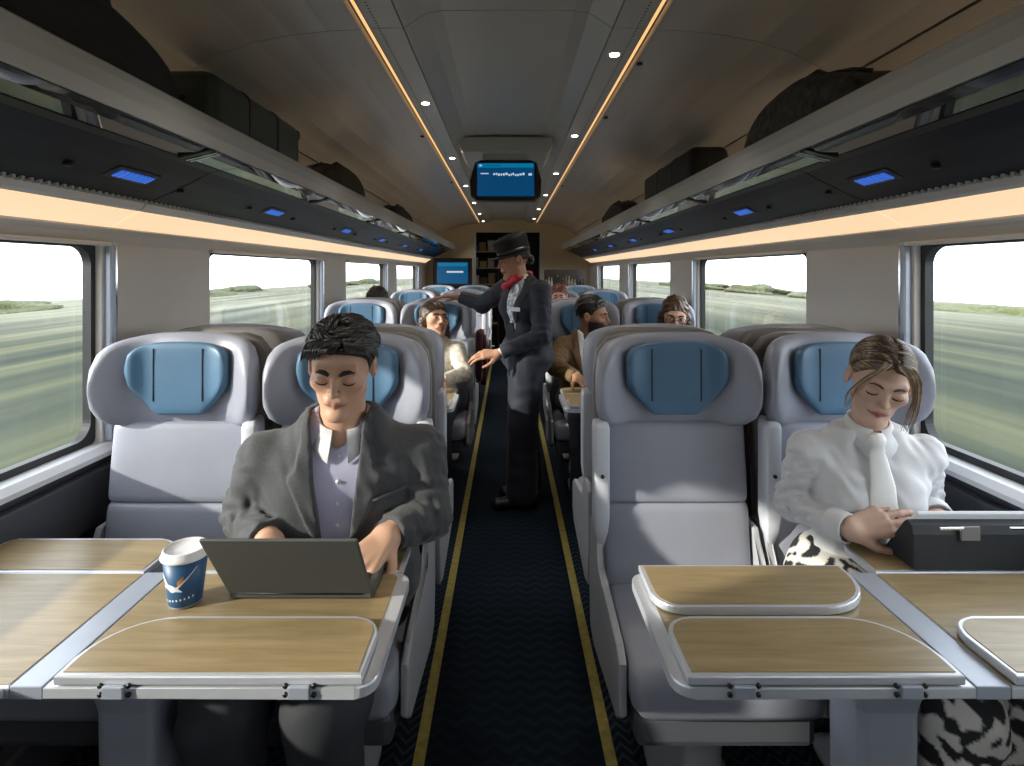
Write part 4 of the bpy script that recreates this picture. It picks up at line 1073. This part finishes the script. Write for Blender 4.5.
def scalp_lock(root, dirv, n=7, step=.014, c=(0, .022, .044), r=(.080, .099, .086), lift=.004, wav=.0, grav=0., rr_=random, lift_end=None):
    """a lock that follows the scalp ellipsoid from root along dirv"""
    c = np.array(c); r = np.array(r); p = np.array(root, float); d = np.array(dirv, float); pts = []
    for i in range(n):
        u = (p - c) / r; u /= np.linalg.norm(u); lf = lift if lift_end is None else lift + (lift_end - lift) * i / (n - 1)
        s = c + u * (r + lf); nrm = u / r; nrm /= np.linalg.norm(nrm)
        pts.append(s + np.array((math.sin(i * 1.7) * wav, math.cos(i * 1.3) * wav, 0)))
        d = d - nrm * (d @ nrm); d /= np.linalg.norm(d); d = d + np.array((0, 0, -grav)); p = s + d * step
    return pts

def smooth_path(pts, rad, m=5):
    pts = [np.array(p, float) for p in pts]; o = []; ro = []; n = len(pts)
    for i in range(n - 1):
        a, b, c, d = pts[max(i - 1, 0)], pts[i], pts[i + 1], pts[min(i + 2, n - 1)]
        for k in range(m):
            t = k / m; o.append(.5 * (2 * b + (c - a) * t + (2 * a - 5 * b + 4 * c - d) * t * t + (-a + 3 * b - 3 * c + d) * t ** 3)); ro.append(rad[i] * (1 - t) + rad[i + 1] * t)
    return o + [pts[-1]], ro + [rad[-1]]
# ------------------------------------------------------------------ the man with the laptop
def seated_legs(x, yh, zh, dx=.09, kx=.10, yk=.44, zk=.58, ya=.40):
    return dict(hipL=(x - dx, yh, zh), hipR=(x + dx, yh, zh), knL=(x - kx, yh - yk, zk), knR=(x + kx, yh - yk, zk), anL=(x - kx, yh - ya, .10), anR=(x + kx, yh - ya, .10))
suit = mat('charcoal wool', (.044, .047, .051), .8, noise=.22, nscale=260, bump=.12, bscale=500, sheen=.15)
white_c = mat('white cotton', (.64, .645, .66), .75, noise=.03, nscale=30, bump=.05, bscale=300)
lav = mat('pale lavender cotton', (.42, .42, .56), .75, noise=.04, nscale=30)
def hair_mat(nm, col, var=.35): return mat(nm, col, .42, noise=var, nscale=90, spec=.6, stretch=(1, .35, 1))
blackhair = hair_mat('black hair', (.012, .010, .009))
J = dict(pel=(-.455, 1.545, .615), neck=(-.435, 1.475, 1.035), chest=(-.442, 1.515, .90), shL=(-.635, 1.468, .952), shR=(-.240, 1.532, .952),
         elL=(-.690, 1.485, .800), elR=(-.212, 1.475, .800), wrL=(-.575, 1.345, .795), wrR=(-.292, 1.365, .800), head=(-.414, 1.395, 1.205), **seated_legs(-.462, 1.55, .605))
man = Person('man in charcoal blazer typing on a laptop, looking down', (-.462, 1.50, 0), J, (.56, .335, .225), (.46, .225, .175), hs=.99, head_yaw=5, head_pitch=18, head_roll=3, w=1.04)
man.body(hands=[('L', dict(d=(.55, -.8, -.22), n=(.1, -.2, 1), curl=(.55, .55, .55, .6), s=1.02)), ('R', dict(d=(-.40, -.72, -.30), n=(.25, -.45, .9), curl=(.35, .4, .45, .55), s=1.02))])
man.face(True, thick=1.35)
def hl_man(q):
    x, y, z = q[:, 0], q[:, 1], q[:, 2]
    zh = np.interp(y, [-.10, -.07, -.045, -.03, -.012, .0, .014, .03, .05, .12], [.070, .068, .050, .036, -.004, -.006, .025, .022, -.045, -.055])
    return (zh - z) * .8
man.haircap(blackhair, hl_man, c=(0, .020, .038), r=(.083, .101, .080), amp=.0045, fr=95)
rr = random.Random(4); paths = []
for i in range(230):
    th = rr.uniform(-1.25, 1.25); ph = rr.uniform(-.9, 1.3)
    root = (0.082 * math.sin(th), .020 - .100 * math.sin(ph) * math.cos(th), .05 + .09 * math.cos(th) * max(math.cos(ph), .12))
    fr_ = max(0, math.sin(ph))
    pts = scalp_lock(root, (.55 * (1 if root[0] > -.02 else -.55) + rr.uniform(-.4, .4), .45 - .6 * fr_ + rr.uniform(-.3, .3), .2), n=6, step=.0105, c=(0, .020, .038), r=(.082, .100, .079), lift=.001, lift_end=.004 + .008 * rr.random(), wav=.0015)
    if pts[-1][2] < .050 and pts[-1][1] < -.045: continue
    paths.append((pts, [.0065, .0072, .0070, .006, .0042, .0012]))
for i in range(46):                                              # fringe and temples
    x0 = rr.uniform(-.066, .062); y0 = -.075 + .55 * abs(x0); sd = -1 if x0 < .015 else 1
    z0 = .088 - .35 * abs(x0); k = rr.uniform(.6, 1.25) * (1.5 if x0 < -.02 else .8)
    paths.append(([(x0, y0 + .012, z0 + .012), (x0 + sd * .006, y0 - .004, z0 + .010), (x0 + sd * .013, y0 - .011, z0 - .002), (x0 + sd * .018, y0 - .011, z0 - .010 * k), (x0 + sd * .021, y0 - .007, z0 - .017 * k)], [.005, .0065, .0058, .0045, .001]))
man.locks('hair_lock', blackhair, paths, 5)
for s in (-1, 1): pass
shirt_open = None
man.top('shirt', lav, th=.004, amp=.0015, hem=.0, res=.007, sleeve=.012, ex=.0, neckcut=-.002)
man.collar(white_c, hgt=.030, rad=.008, gap=.75, drop=.028, flare=.6)
op = interp([0, .25, .55, .85, 1.0, 1.2], [.030, .028, .040, .056, .062, .068]); lp_ = interp([0, .40, .46, .8, .84, 1.0, 1.2], [.0, .0, .055, .115, .096, .086, .08])
man.top('blazer', suit, th=.012, amp=.0044, fr=60, hem=-.06, open_=op, lapel=lp_, sleeve=.012, ex=.008, res=.0052, neckcut=.006, loose=.012)
# white inner shirt front and buttons
for k_ in range(4):
    h = .50 + .13 * k_; p0 = man.j['pel'] + man.up * h * man.len + man.fwd * .35; q = trace(lambda p: man.torso(p) - .005, p0, -man.fwd)
    turned('button', [(.005, -.002), (.005, .002)], white_c, man.root, 10, axis='y', c=tuple(q - man.org))
# breast pocket welt
pq = [trace(lambda p: man.torso(p) - .016, man.j['pel'] + man.up * (.66 + .012 * k_) * man.len + man.right * (.085 + .028 * k_) + man.fwd * .35, -man.fwd) - man.org for k_ in range(4)]
tubes('breast_pocket', [(pq, .006)], suit, man.root, 6)
man.trousers(mat('dark trousers', (.018, .020, .026), .8, noise=.1), name='trousers'); man.shoes(mat('black leather shoe', (.01, .01, .011), .35))

# ------------------------------------------------------------------ the woman with the tablet
J = dict(pel=(.985, 1.56, .600), neck=(.968, 1.512, 1.010), chest=(.975, 1.535, .875), shL=(.828, 1.545, .950), shR=(1.115, 1.505, .950),
         elL=(.800, 1.580, .790), elR=(1.175, 1.59, .79), wrL=(.862, 1.415, .790), wrR=(1.12, 1.455, .80), head=(.962, 1.450, 1.158), **seated_legs(.985, 1.57, .59, kx=.085))
wom = Person('woman in white shirt and white tie looking down at a tablet', (.985, 1.52, 0), J, (.60, .40, .31), (.42, .13, .12), fem=True, hs=.895, head_yaw=-24, head_pitch=19, head_roll=13, w=.93)
wom.body(hands=[('L', dict(d=(.90, -.10, .26), n=(-.2, -.75, .6), curl=(.18, .22, .25, .3), s=.95)), ('R', dict(d=(-.95, -.1, .0), n=(0, .3, 1), curl=(.4,) * 4))])
wom.face(True, brow=(.09, .055, .035), thick=.8)
blond = mat('dark blond hair', (.20, .13, .075), .42, noise=.55, nscale=70, spec=.6, attr=False)
root_h = hair_mat('dark brown hair roots', (.045, .030, .020)); light_h = hair_mat('blond hair streak', (.42, .31, .19))
def hl_wom(q):
    x, y, z = q[:, 0], q[:, 1], q[:, 2]; ax_ = np.abs(x)
    zh = np.interp(y, [-.10, -.075, -.05, -.03, -.012, .004, .02, .04, .12], [.078 , .074, .050, .026, .004, .012, .018, -.04, -.062]) - np.interp(ax_, [0, .012, .04], [-.012, 0, 0])
    return (zh - z) * .8
mid_h = hair_mat('brown hair base', (.085, .055, .034), .5)
wom.haircap(mid_h, hl_wom, c=(0, .020, .042), r=(.079, .099, .082), amp=.0016, fr=130)
wom.haircap(blond, lambda q: q[:, 2] * 0 - 1, amp=.004, fr=150, extra=lambda q, d: ell(q, (0, .118, .005), (.034, .034, .036)), name='hair_bun', c=(0, .1, 0))
rr = random.Random(8); dk, lt, md = [], [], []
for i in range(420):
    y0 = rr.uniform(-.082, .06); s = rr.choice((-1, 1)); a0 = rr.uniform(.0, .062) ** 1.0
    root = (s * (.002 + a0), y0, .10)
    pts = scalp_lock(root, (s * 1.0, .45 + rr.uniform(-.1, .35) + 2.5 * a0, -.2), n=11, step=.0150, c=(0, .020, .042), r=(.079, .099, .082), lift=.000, lift_end=.003, grav=.10)
    keep = []
    for p in pts:
        zh = np.interp(p[1], [-.10, -.075, -.05, -.03, -.012, .004, .02, .04, .12], [.072, .070, .048, .026, .002, .010, .014, -.04, -.062])
        if p[2] < zh - .002: break
        keep.append(p)
    if len(keep) < 4: continue
    rad = [.0021 + .0009 * math.sin(PI * k_ / (len(keep) - 1)) for k_ in range(len(keep))]; rad[-1] = .0008
    top_ = a0 < .02 and rr.random() < .75
    (dk if (top_ or rr.random() < .22) else (lt if rr.random() < .5 else md)).append((keep, rad))
for i in range(150):                                             # swept back from the temples
    s = rr.choice((-1, 1)); y0 = rr.uniform(-.076, .0); zh = float(np.interp(y0, [-.10, -.075, -.05, -.03, -.012, .004], [.072, .070, .048, .026, .004, .010])) + rr.uniform(.0, .018)
    u = min(1., math.sqrt(max(0, 1 - ((y0 - .02) / .099) ** 2 - ((zh - .042) / .082) ** 2))); root = (s * .079 * u, y0, zh)
    if u < .5: continue
    pts = scalp_lock(root, (s * .3, 1, -.12), n=8, step=.013, c=(0, .020, .042), r=(.079, .099, .082), lift=.0, lift_end=.002, grav=.07)
    (lt if rr.random() < .5 else (md if rr.random() < .6 else dk)).append((pts, [.0012, .0022, .0026, .0026, .0024, .002, .0016, .0008]))
wom.locks('hair_lock', root_h, dk, 5); wom.locks('hair_streak', light_h, lt, 5); wom.locks('hair_lock', blond, md, 5)
ls = []; ls2 = []
for (s, x0, k_) in [(-1, .010 + .004 * q, q) for q in range(5)] + [(1, .010 + .004 * q, q) for q in range(9)]:
    o = rr.uniform(-.004, .004); L_ = (.150 if s > 0 else .125) + rr.uniform(-.02, .015)
    P_ = [(s * x0, -.074, .092), (s * (x0 + .016), -.093, .078), (s * (.047 + .003 * k_), -.088 + o, .046), (s * (.064 + .0025 * k_), -.074 + o, .004), (s * (.069 + .0030 * k_ + o), -.066 + o, -.035), (s * (.066 + .0035 * k_ - o), -.068, .055 - L_)]
    (ls if rr.random() < .7 else ls2).append(smooth_path(P_, [.0012, .0017, .0018, .0017, .0014, .0005]))
wom.locks('loose_strand', light_h, ls, 5); wom.locks('loose_strand', blond, ls2, 5)
wom.top('shirt', white_c, th=.006, amp=.0048, fr=80, hem=.075, res=.0048, sleeve=.012, ex=.004, neckcut=.0, loose=.010, topcut=.020)
for s in 'LR':
    w_ = wom.j['wr' + s]; d_ = wom.j['el' + s] - w_; d_ /= np.linalg.norm(d_)
    f = lambda p: np.maximum(np.abs(cap(p, w_ + d_ * .0, w_ + d_ * .05, .035, .038)) - .003, np.maximum(-((p - _v(w_)) @ _v(d_)), (p - _v(w_)) @ _v(d_) - .05))
    lo, hi = box_of([w_, w_ + d_ * .05], .06); sdf_obj('cuff', [(f, lo, hi, .0035)], white_c, wom.root, wom.org)
wom.collar(white_c, hgt=.030, rad=.006, gap=.55, drop=.020, flare=.6)
tie_m = mat('white satin tie', (.80, .80, .78), .45, noise=.03)
fT = lambda p: wom.torso(p) - .010 - .014 * np.clip(1 - wom.hei(p) / wom.len, 0, 1) - .004
rings = []
for h, wd in ((1.045, .016), (1.01, .022), (.975, .015), (.93, .020), (.75, .030), (.55, .036), (.35, .040), (.22, .040), (.17, .004)):
    c = trace(fT, wom.j['pel'] + wom.up * h * wom.len + wom.fwd * .4 - wom.right * .004, -wom.fwd) - wom.org + wom.fwd * (.010 if h > .96 else .004)
    rings.append([Vector(c + wom.right * wd * math.cos(a) + wom.fwd * .0035 * math.sin(a) * (2.6 if h > .96 else 1)) for a in [2 * PI * k_ / 12 for k_ in range(12)]])
loft('tie', rings, tie_m, wom.root)
turned('earring', [(.001, -.004), (.004, 0), (.001, .004)], mat('pearl', (.75, .73, .70), .2), wom.root, 10, c=tuple(wom.hw((-.083, .006, -.034)) - wom.org))
def pat(V):
    p = V * 1.0; t = np.sin(p[:, 0] * 95 + 2 * np.sin(p[:, 2] * 60)) * np.sin(p[:, 1] * 80 + 2 * np.sin(p[:, 0] * 70)) + .5 * np.sin(p[:, 2] * 110 + 3 * np.sin(p[:, 1] * 50))
    w_ = np.clip((t - .05) * 6, 0, 1)[:, None]; return _v((.68, .66, .62)) * (1 - w_) + _v((.015, .015, .018)) * w_
wom.trousers(mat('black and white print', (.5, .5, .5), .8, attr=True), ex=.020, name='patterned_trousers', res=.0055, amp=.006, flare=.03, cut=-.10, colors=pat, top=.11)
wom.shoes(mat('brown leather boot', (.10, .035, .022), .4), names='boot')

# ------------------------------------------------------------------ the attendant in the aisle
navy = mat('navy uniform', (.009, .012, .026), .7, noise=.15, nscale=200, sheen=.1)
J = dict(pel=(.115, 3.52, .93), neck=(.085, 3.52, 1.385), chest=(.10, 3.52, 1.235), shL=(-.010, 3.650, 1.335), shR=(.195, 3.400, 1.325),
         elL=(-.17, 3.74, 1.225), elR=(.205, 3.345, 1.06), wrL=(-.335, 3.80, 1.275), wrR=(-.055, 3.325, .955), head=(.032, 3.51, 1.515),
         hipL=(.115, 3.60, .90), hipR=(.115, 3.44, .90), knL=(.10, 3.605, .50), knR=(.09, 3.43, .50), anL=(.13, 3.61, .09), anR=(.085, 3.43, .09))
att = Person('attendant in navy uniform and cap standing in the aisle, red neck scarf', (.10, 3.52, 0), J, (.42, .225, .145), (.33, .08, .07), fem=True, hs=1.0, head_yaw=-68, head_pitch=14, head_roll=0, w=1.05)
att.body(hands=[('L', dict(d=(-1, .05, .0), n=(0, 0, 1), curl=(.25,) * 4, s=.95)), ('R', dict(d=(-1, -.1, -.05), n=(.1, -.55, .8), curl=(.45, .45, .5, .55), s=.98))], res=.004, hres=.0035)
att.face(False, iris=(.02, .012, .01))
att.haircap(blackhair, lambda q: (np.interp(q[:, 1], [-.1, -.06, -.02, .0, .02, .05, .12], [.085, .07, .03, .0, .02, -.05, -.06]) - q[:, 2]) * .8, amp=.002, fr=140, res=.004)
att.haircap(blackhair, lambda q: q[:, 2] * 0 - 1, amp=.003, fr=150, extra=lambda q, d: ell(q, (0, .112, -.02), (.032, .030, .034)), name='hair_bun', res=.004)
capm = mat('black felt cap', (.009, .009, .012), .7)
def capring(z, rx, ry, yc, tilt=0.): return [Vector(att.hw((rx * math.cos(a), yc + ry * math.sin(a), z + tilt * math.sin(a))) - att.org) for a in [2 * PI * k_ / 28 for k_ in range(28)]]
loft('cap_crown', [capring(.040, .084, .104, .016, .006), capring(.066, .087, .107, .016, .006), capring(.10, .088, .108, .015, .008), capring(.125, .092, .114, .010, .014), capring(.142, .092, .114, .008, .018), capring(.154, .078, .098, .008, .018), capring(.160, .03, .04, .008, .006)], capm, att.root)
loft('cap_band', [capring(.044, .0865, .1065, .016, .006), capring(.072, .0895, .1095, .016, .006)], mat('cap band', (.02, .02, .03), .4), att.root)
vis = []
for q_ in range(15):
    a = PI + PI * q_ / 14
    vis.append((math.cos(a), math.sin(a)))
V = []; F = []
for c_, s_ in vis: V += [att.hw((.080 * c_, .016 + .100 * s_, .052)), att.hw((.082 * c_, .016 + .150 * s_ - .004, .030)), att.hw((.082 * c_, .016 + .150 * s_ - .004, .026)), att.hw((.080 * c_, .016 + .100 * s_, .046))]
for q_ in range(14):
    for k_ in range(4): F.append((q_ * 4 + k_, q_ * 4 + (k_ + 1) % 4, q_ * 4 + 4 + (k_ + 1) % 4, q_ * 4 + 4 + k_))
data_obj([v - att.org for v in V], F, 'cap_visor', capm, att.root, True)
att.top('blouse', white_c, th=.003, amp=.001, hem=.0, res=.008, sleeve=-.0, ex=.0)
opa = interp([0, .3, .6, 1.0, 1.2], [.0, .0, .030, .055, .06])
att.top('uniform_jacket', navy, th=.013, amp=.003, fr=50, hem=-.14, open_=opa, lapel=interp([0, .42, .48, .85, .9, 1.2], [0, 0, .06, .105, .09, .08]), sleeve=.016, ex=.010, res=.0065, neckcut=.004)
att.trousers(navy, ex=.022, amp=.003, flare=.025, cut=.05); att.shoes(mat('black leather shoe', (.01, .01, .011), .35), d=(-1, -.25, 0))
red = mat('red silk scarf', (.55, .02, .045), .5); prn = mat('blue and white print scarf', (.5, .55, .62), .6, noise=.8, nscale=45)
fN = att.j['neck']; rings = []
for k_ in range(25):
    a = 2 * PI * k_ / 24; c = fN + att.up * .030 + att.right * .062 * math.cos(a) + att.fwd * (.062 * math.sin(a)) - att.up * .018 * math.sin(a) - att.org
    rings.append(c)
tubes('neck_scarf', [(rings, .014)], red, att.root, 8)
kn_ = fN + att.fwd * .085 - att.up * .0
fk = lambda p: smin(smin(sph(p, kn_, .020), cap(p, kn_, kn_ + att.right * .035 + att.up * .02, .010, .022), .01), cap(p, kn_, kn_ - att.right * .035 + att.fwd * .02 - att.up * .03, .010, .024), .01)
sdf_obj('scarf_knot', [(fk, kn_ - .08, kn_ + .08, .004)], red, att.root, att.org)
fS = lambda p: att.torso(p) - .008
for sgn in (-1, 1):
    rings = []
    for h, wd in ((.97, .012), (.88, .026), (.74, .034), (.6, .036), (.48, .030), (.44, .01)):
        c = trace(fS, att.j['pel'] + att.up * h * att.len + att.fwd * .4 + att.right * (.020 * sgn + .012), -att.fwd) - att.org + att.fwd * .008
        rings.append([Vector(c + att.right * wd * math.cos(a) + att.fwd * .007 * math.sin(a)) for a in [2 * PI * q_ / 10 for q_ in range(10)]])
    loft('scarf_tail', rings, prn, att.root)
nt = trace(lambda p: att.torso(p) - .020, (.045, 3.0, 1.215), (0, 1, 0)) - att.org
box('name_tag', tuple(nt), (.070, .006, .024), white_c, att.root, bev=.002, rot=Matrix.Rotation(-.75, 3, 'Z'))

# ------------------------------------------------------------------ passengers further back
tan_ = mat('tan wool', (.155, .095, .045), .85, noise=.2, nscale=120); grey_c = mat('grey jumper', (.09, .09, .10), .9, noise=.15, nscale=100)
cream = mat('cream patterned knit', (.62, .58, .50), .8, noise=.28, nscale=45); darkw = mat('dark cloth', (.02, .022, .03), .85)
brownhair = hair_mat('brown hair', (.075, .040, .022))
def passenger(label, x, y, top_m, skin, hair_m, head, yaw, pitch, roll=0, fem=False, lip=None, beard=None, hands=(), arms=None, long_=False, glasses=False, away=False, hs=1.05, low=False, smile=0., shirt=None):
    f = -1. if not away else 1.
    def Y(d): return y - d if not away else y + d           # d = distance in front of the backrest
    hx, hy, hz = head; sw = .165 if not fem else .145
    L_, R_ = ('shL', 'shR') if not away else ('shR', 'shL')
    nx = (hx + x) / 2
    j = dict(pel=(x, Y(.17), .60), neck=(nx, Y(.20), hz - .135), chest=((x + nx) / 2, Y(.18), hz - .275), head=head)
    j[L_] = (nx - sw, Y(.19), hz - .20); j[R_] = (nx + sw, Y(.19), hz - .20)
    a = arms or {}
    for s, sg in (('L', -1 * (1 if not away else -1)), ('R', 1 * (1 if not away else -1))):
        j['el' + s] = a.get('el' + s, (nx + sg * (sw + .06), Y(.27), .84)); j['wr' + s] = a.get('wr' + s, (nx + sg * (sw - .03), Y(.46), .80))
        xx = x + sg * .085
        j['hip' + s] = (xx, Y(.17), .59); j['kn' + s] = (xx, Y(.58), .58); j['an' + s] = (xx, Y(.55), .10)
    p = Person(label, (x, Y(.2), 0), j, skin, lip, fem, beard, hs, yaw, pitch, roll, smile=smile)
    fd = (0, f, -.05)
    hd = hands or [('L', dict(d=(.3 * (1 if not away else -1), f, -.1), n=(0, 0, 1), curl=(.4,) * 4)), ('R', dict(d=(-.3 * (1 if not away else -1), f, -.1), n=(0, 0, 1), curl=(.4,) * 4))]
    p.body(hands=hd, res=.0042, hres=.004, coarse=.02)
    p.face(False, thick=1.1)
    if shirt is not None:
        p.top('shirt', shirt, th=.004, amp=.001, hem=.0, res=.010, sleeve=.01)
        p.top('jacket', top_m, th=.014, amp=.003, hem=-.05, open_=interp([0, .5, 1, 1.2], [.03, .04, .06, .07]), lapel=interp([0, .42, .48, .8, .85, 1.2], [0, 0, .06, .11, .09, .09]), sleeve=.014, ex=.006, res=.008, neckcut=.004)
    else: p.top('jumper', top_m, th=.010, amp=.003, hem=-.05, res=.008, sleeve=.012, ex=.006)
    p.trousers(darkw, res=.012); p.shoes(mat('black leather shoe', (.01, .01, .011), .35), d=(0, f, 0))
    if not fem:
        p.haircap(hair_m, hl_man, c=(0, .020, .048), r=(.083, .102, .090), amp=.004, fr=110, res=.0042)
    else:
        ex = (lambda q, d: smin(d, smin(ell(q, (0, .045, -.06), (.085, .062, .12)), np.minimum(cap(q, (.076, .012, -.01), (.084, .012, -.16), .026, .018), cap(q, (-.076, .012, -.01), (-.084, .012, -.16), .026, .018)), .02), .03)) if long_ else None
        def hlf(q):
            x_, y_, z_ = q[:, 0], q[:, 1], q[:, 2]; zh = np.interp(y_, [-.10, -.075, -.045, -.02, -.008, .004, .12], [.064, .058, .030, -.02, -.06, -.20 if long_ else -.05, -.22 if long_ else -.06]); return (zh - z_) * .8
        p.haircap(hair_m, hlf, amp=.004, fr=100, extra=ex, res=.0042)
    if beard is not None:
        bf = lambda q, d: smin(smin(ell(q, (0, -.052, -.092), (.040, .036, .026)), cap(q, (.050, -.004, -.05), (.020, -.06, -.098), .012), .02), cap(q, (-.050, -.004, -.05), (-.020, -.06, -.098), .012), .02)
        p.haircap(hair_m, lambda q: np.maximum(-(head_f(q) + .000), q[:, 2] + .080 - .038 * np.clip(np.abs(q[:, 0]) * 32 - .7, 0, 1)), extra=bf, amp=.002, fr=170, name='beard', res=.004)
    if glasses:
        gm_ = mat('black spectacle frame', (.012, .011, .012), .35); P_ = []
        for s in (-1, 1):
            P_.append(([p.hw((s * .034 + .022 * math.cos(t), -.098, .002 + .017 * math.sin(t))) - p.org for t in [2 * PI * k_ / 16 for k_ in range(17)]], .0022))
            P_.append(([p.hw((s * .056, -.097, .006)) - p.org, p.hw((s * .078, -.04, .006)) - p.org, p.hw((s * .080, .01, .004)) - p.org], .002))
        P_.append(([p.hw((-.012, -.099, .004)) - p.org, p.hw((.012, -.099, .004)) - p.org], .002))
        tubes('glasses', P_, gm_, p.root, 6)
    return p
pw = passenger('smiling woman in cream top seated at the aisle, looking up', -.488, 3.88, cream, (.55, .33, .23), brownhair, (-.475, 3.64, 1.125), 32, -12, 4, fem=True, lip=(.50, .13, .12), long_=True, smile=1.,
     arms=dict(elL=(-.70, 3.56, .84), wrL=(-.57, 3.36, .795), elR=(-.275, 3.52, .80), wrR=(-.40, 3.33, .795)))
pm = passenger('bearded man in tan jacket seated at the aisle, turned to the window', .516, 3.88, tan_, (.36, .19, .11), blackhair, (.555, 3.66, 1.150), 62, 4, 0, beard=(.012, .010, .009), shirt=white_c,
     arms=dict(elL=(.30, 3.56, .84), wrL=(.42, 3.38, .80), elR=(.705, 3.56, .84), wrR=(.58, 3.38, .80)))
passenger('woman with dark hair and glasses seated by the window', 1.03, 3.88, grey_c, (.55, .33, .23), brownhair, (1.09, 3.66, 1.150), -12, 12, 4, fem=True, glasses=True, long_=True, arms=dict(elR=(1.245, 3.60, .84), wrR=(1.15, 3.42, .80)))
passenger('red-haired passenger far back below the bottle niche', .516, 6.02, grey_c, (.62, .30, .24), hair_mat('auburn hair', (.13, .035, .018)), (.53, 5.80, 1.185), -10, 6, 0, fem=True)
passenger('dark-haired passenger seated with back turned behind the second bay headrest', -1.01, 4.26, grey_c, (.45, .26, .17), blackhair, (-1.04, 4.47, 1.185), 176, 8, 0, away=True)
# tablet in the bearded man's hands
tb = empty('phone', (.50, 3.31, .745), label='dark phone held upright by the bearded man', cat='phone')
box('phone_body', (0, 0, .085), (.085, .010, .165), blackp, tb, bev=.004, rot=Matrix.Rotation(-.2, 3, 'X'))
box('phone_screen', (0, .0065, .085), (.078, .001, .15), mat('phone glass', (.02, .02, .03), .1, emit=(.4, .5, .6), estr=.3), tb, rot=Matrix.Rotation(-.2, 3, 'X'))
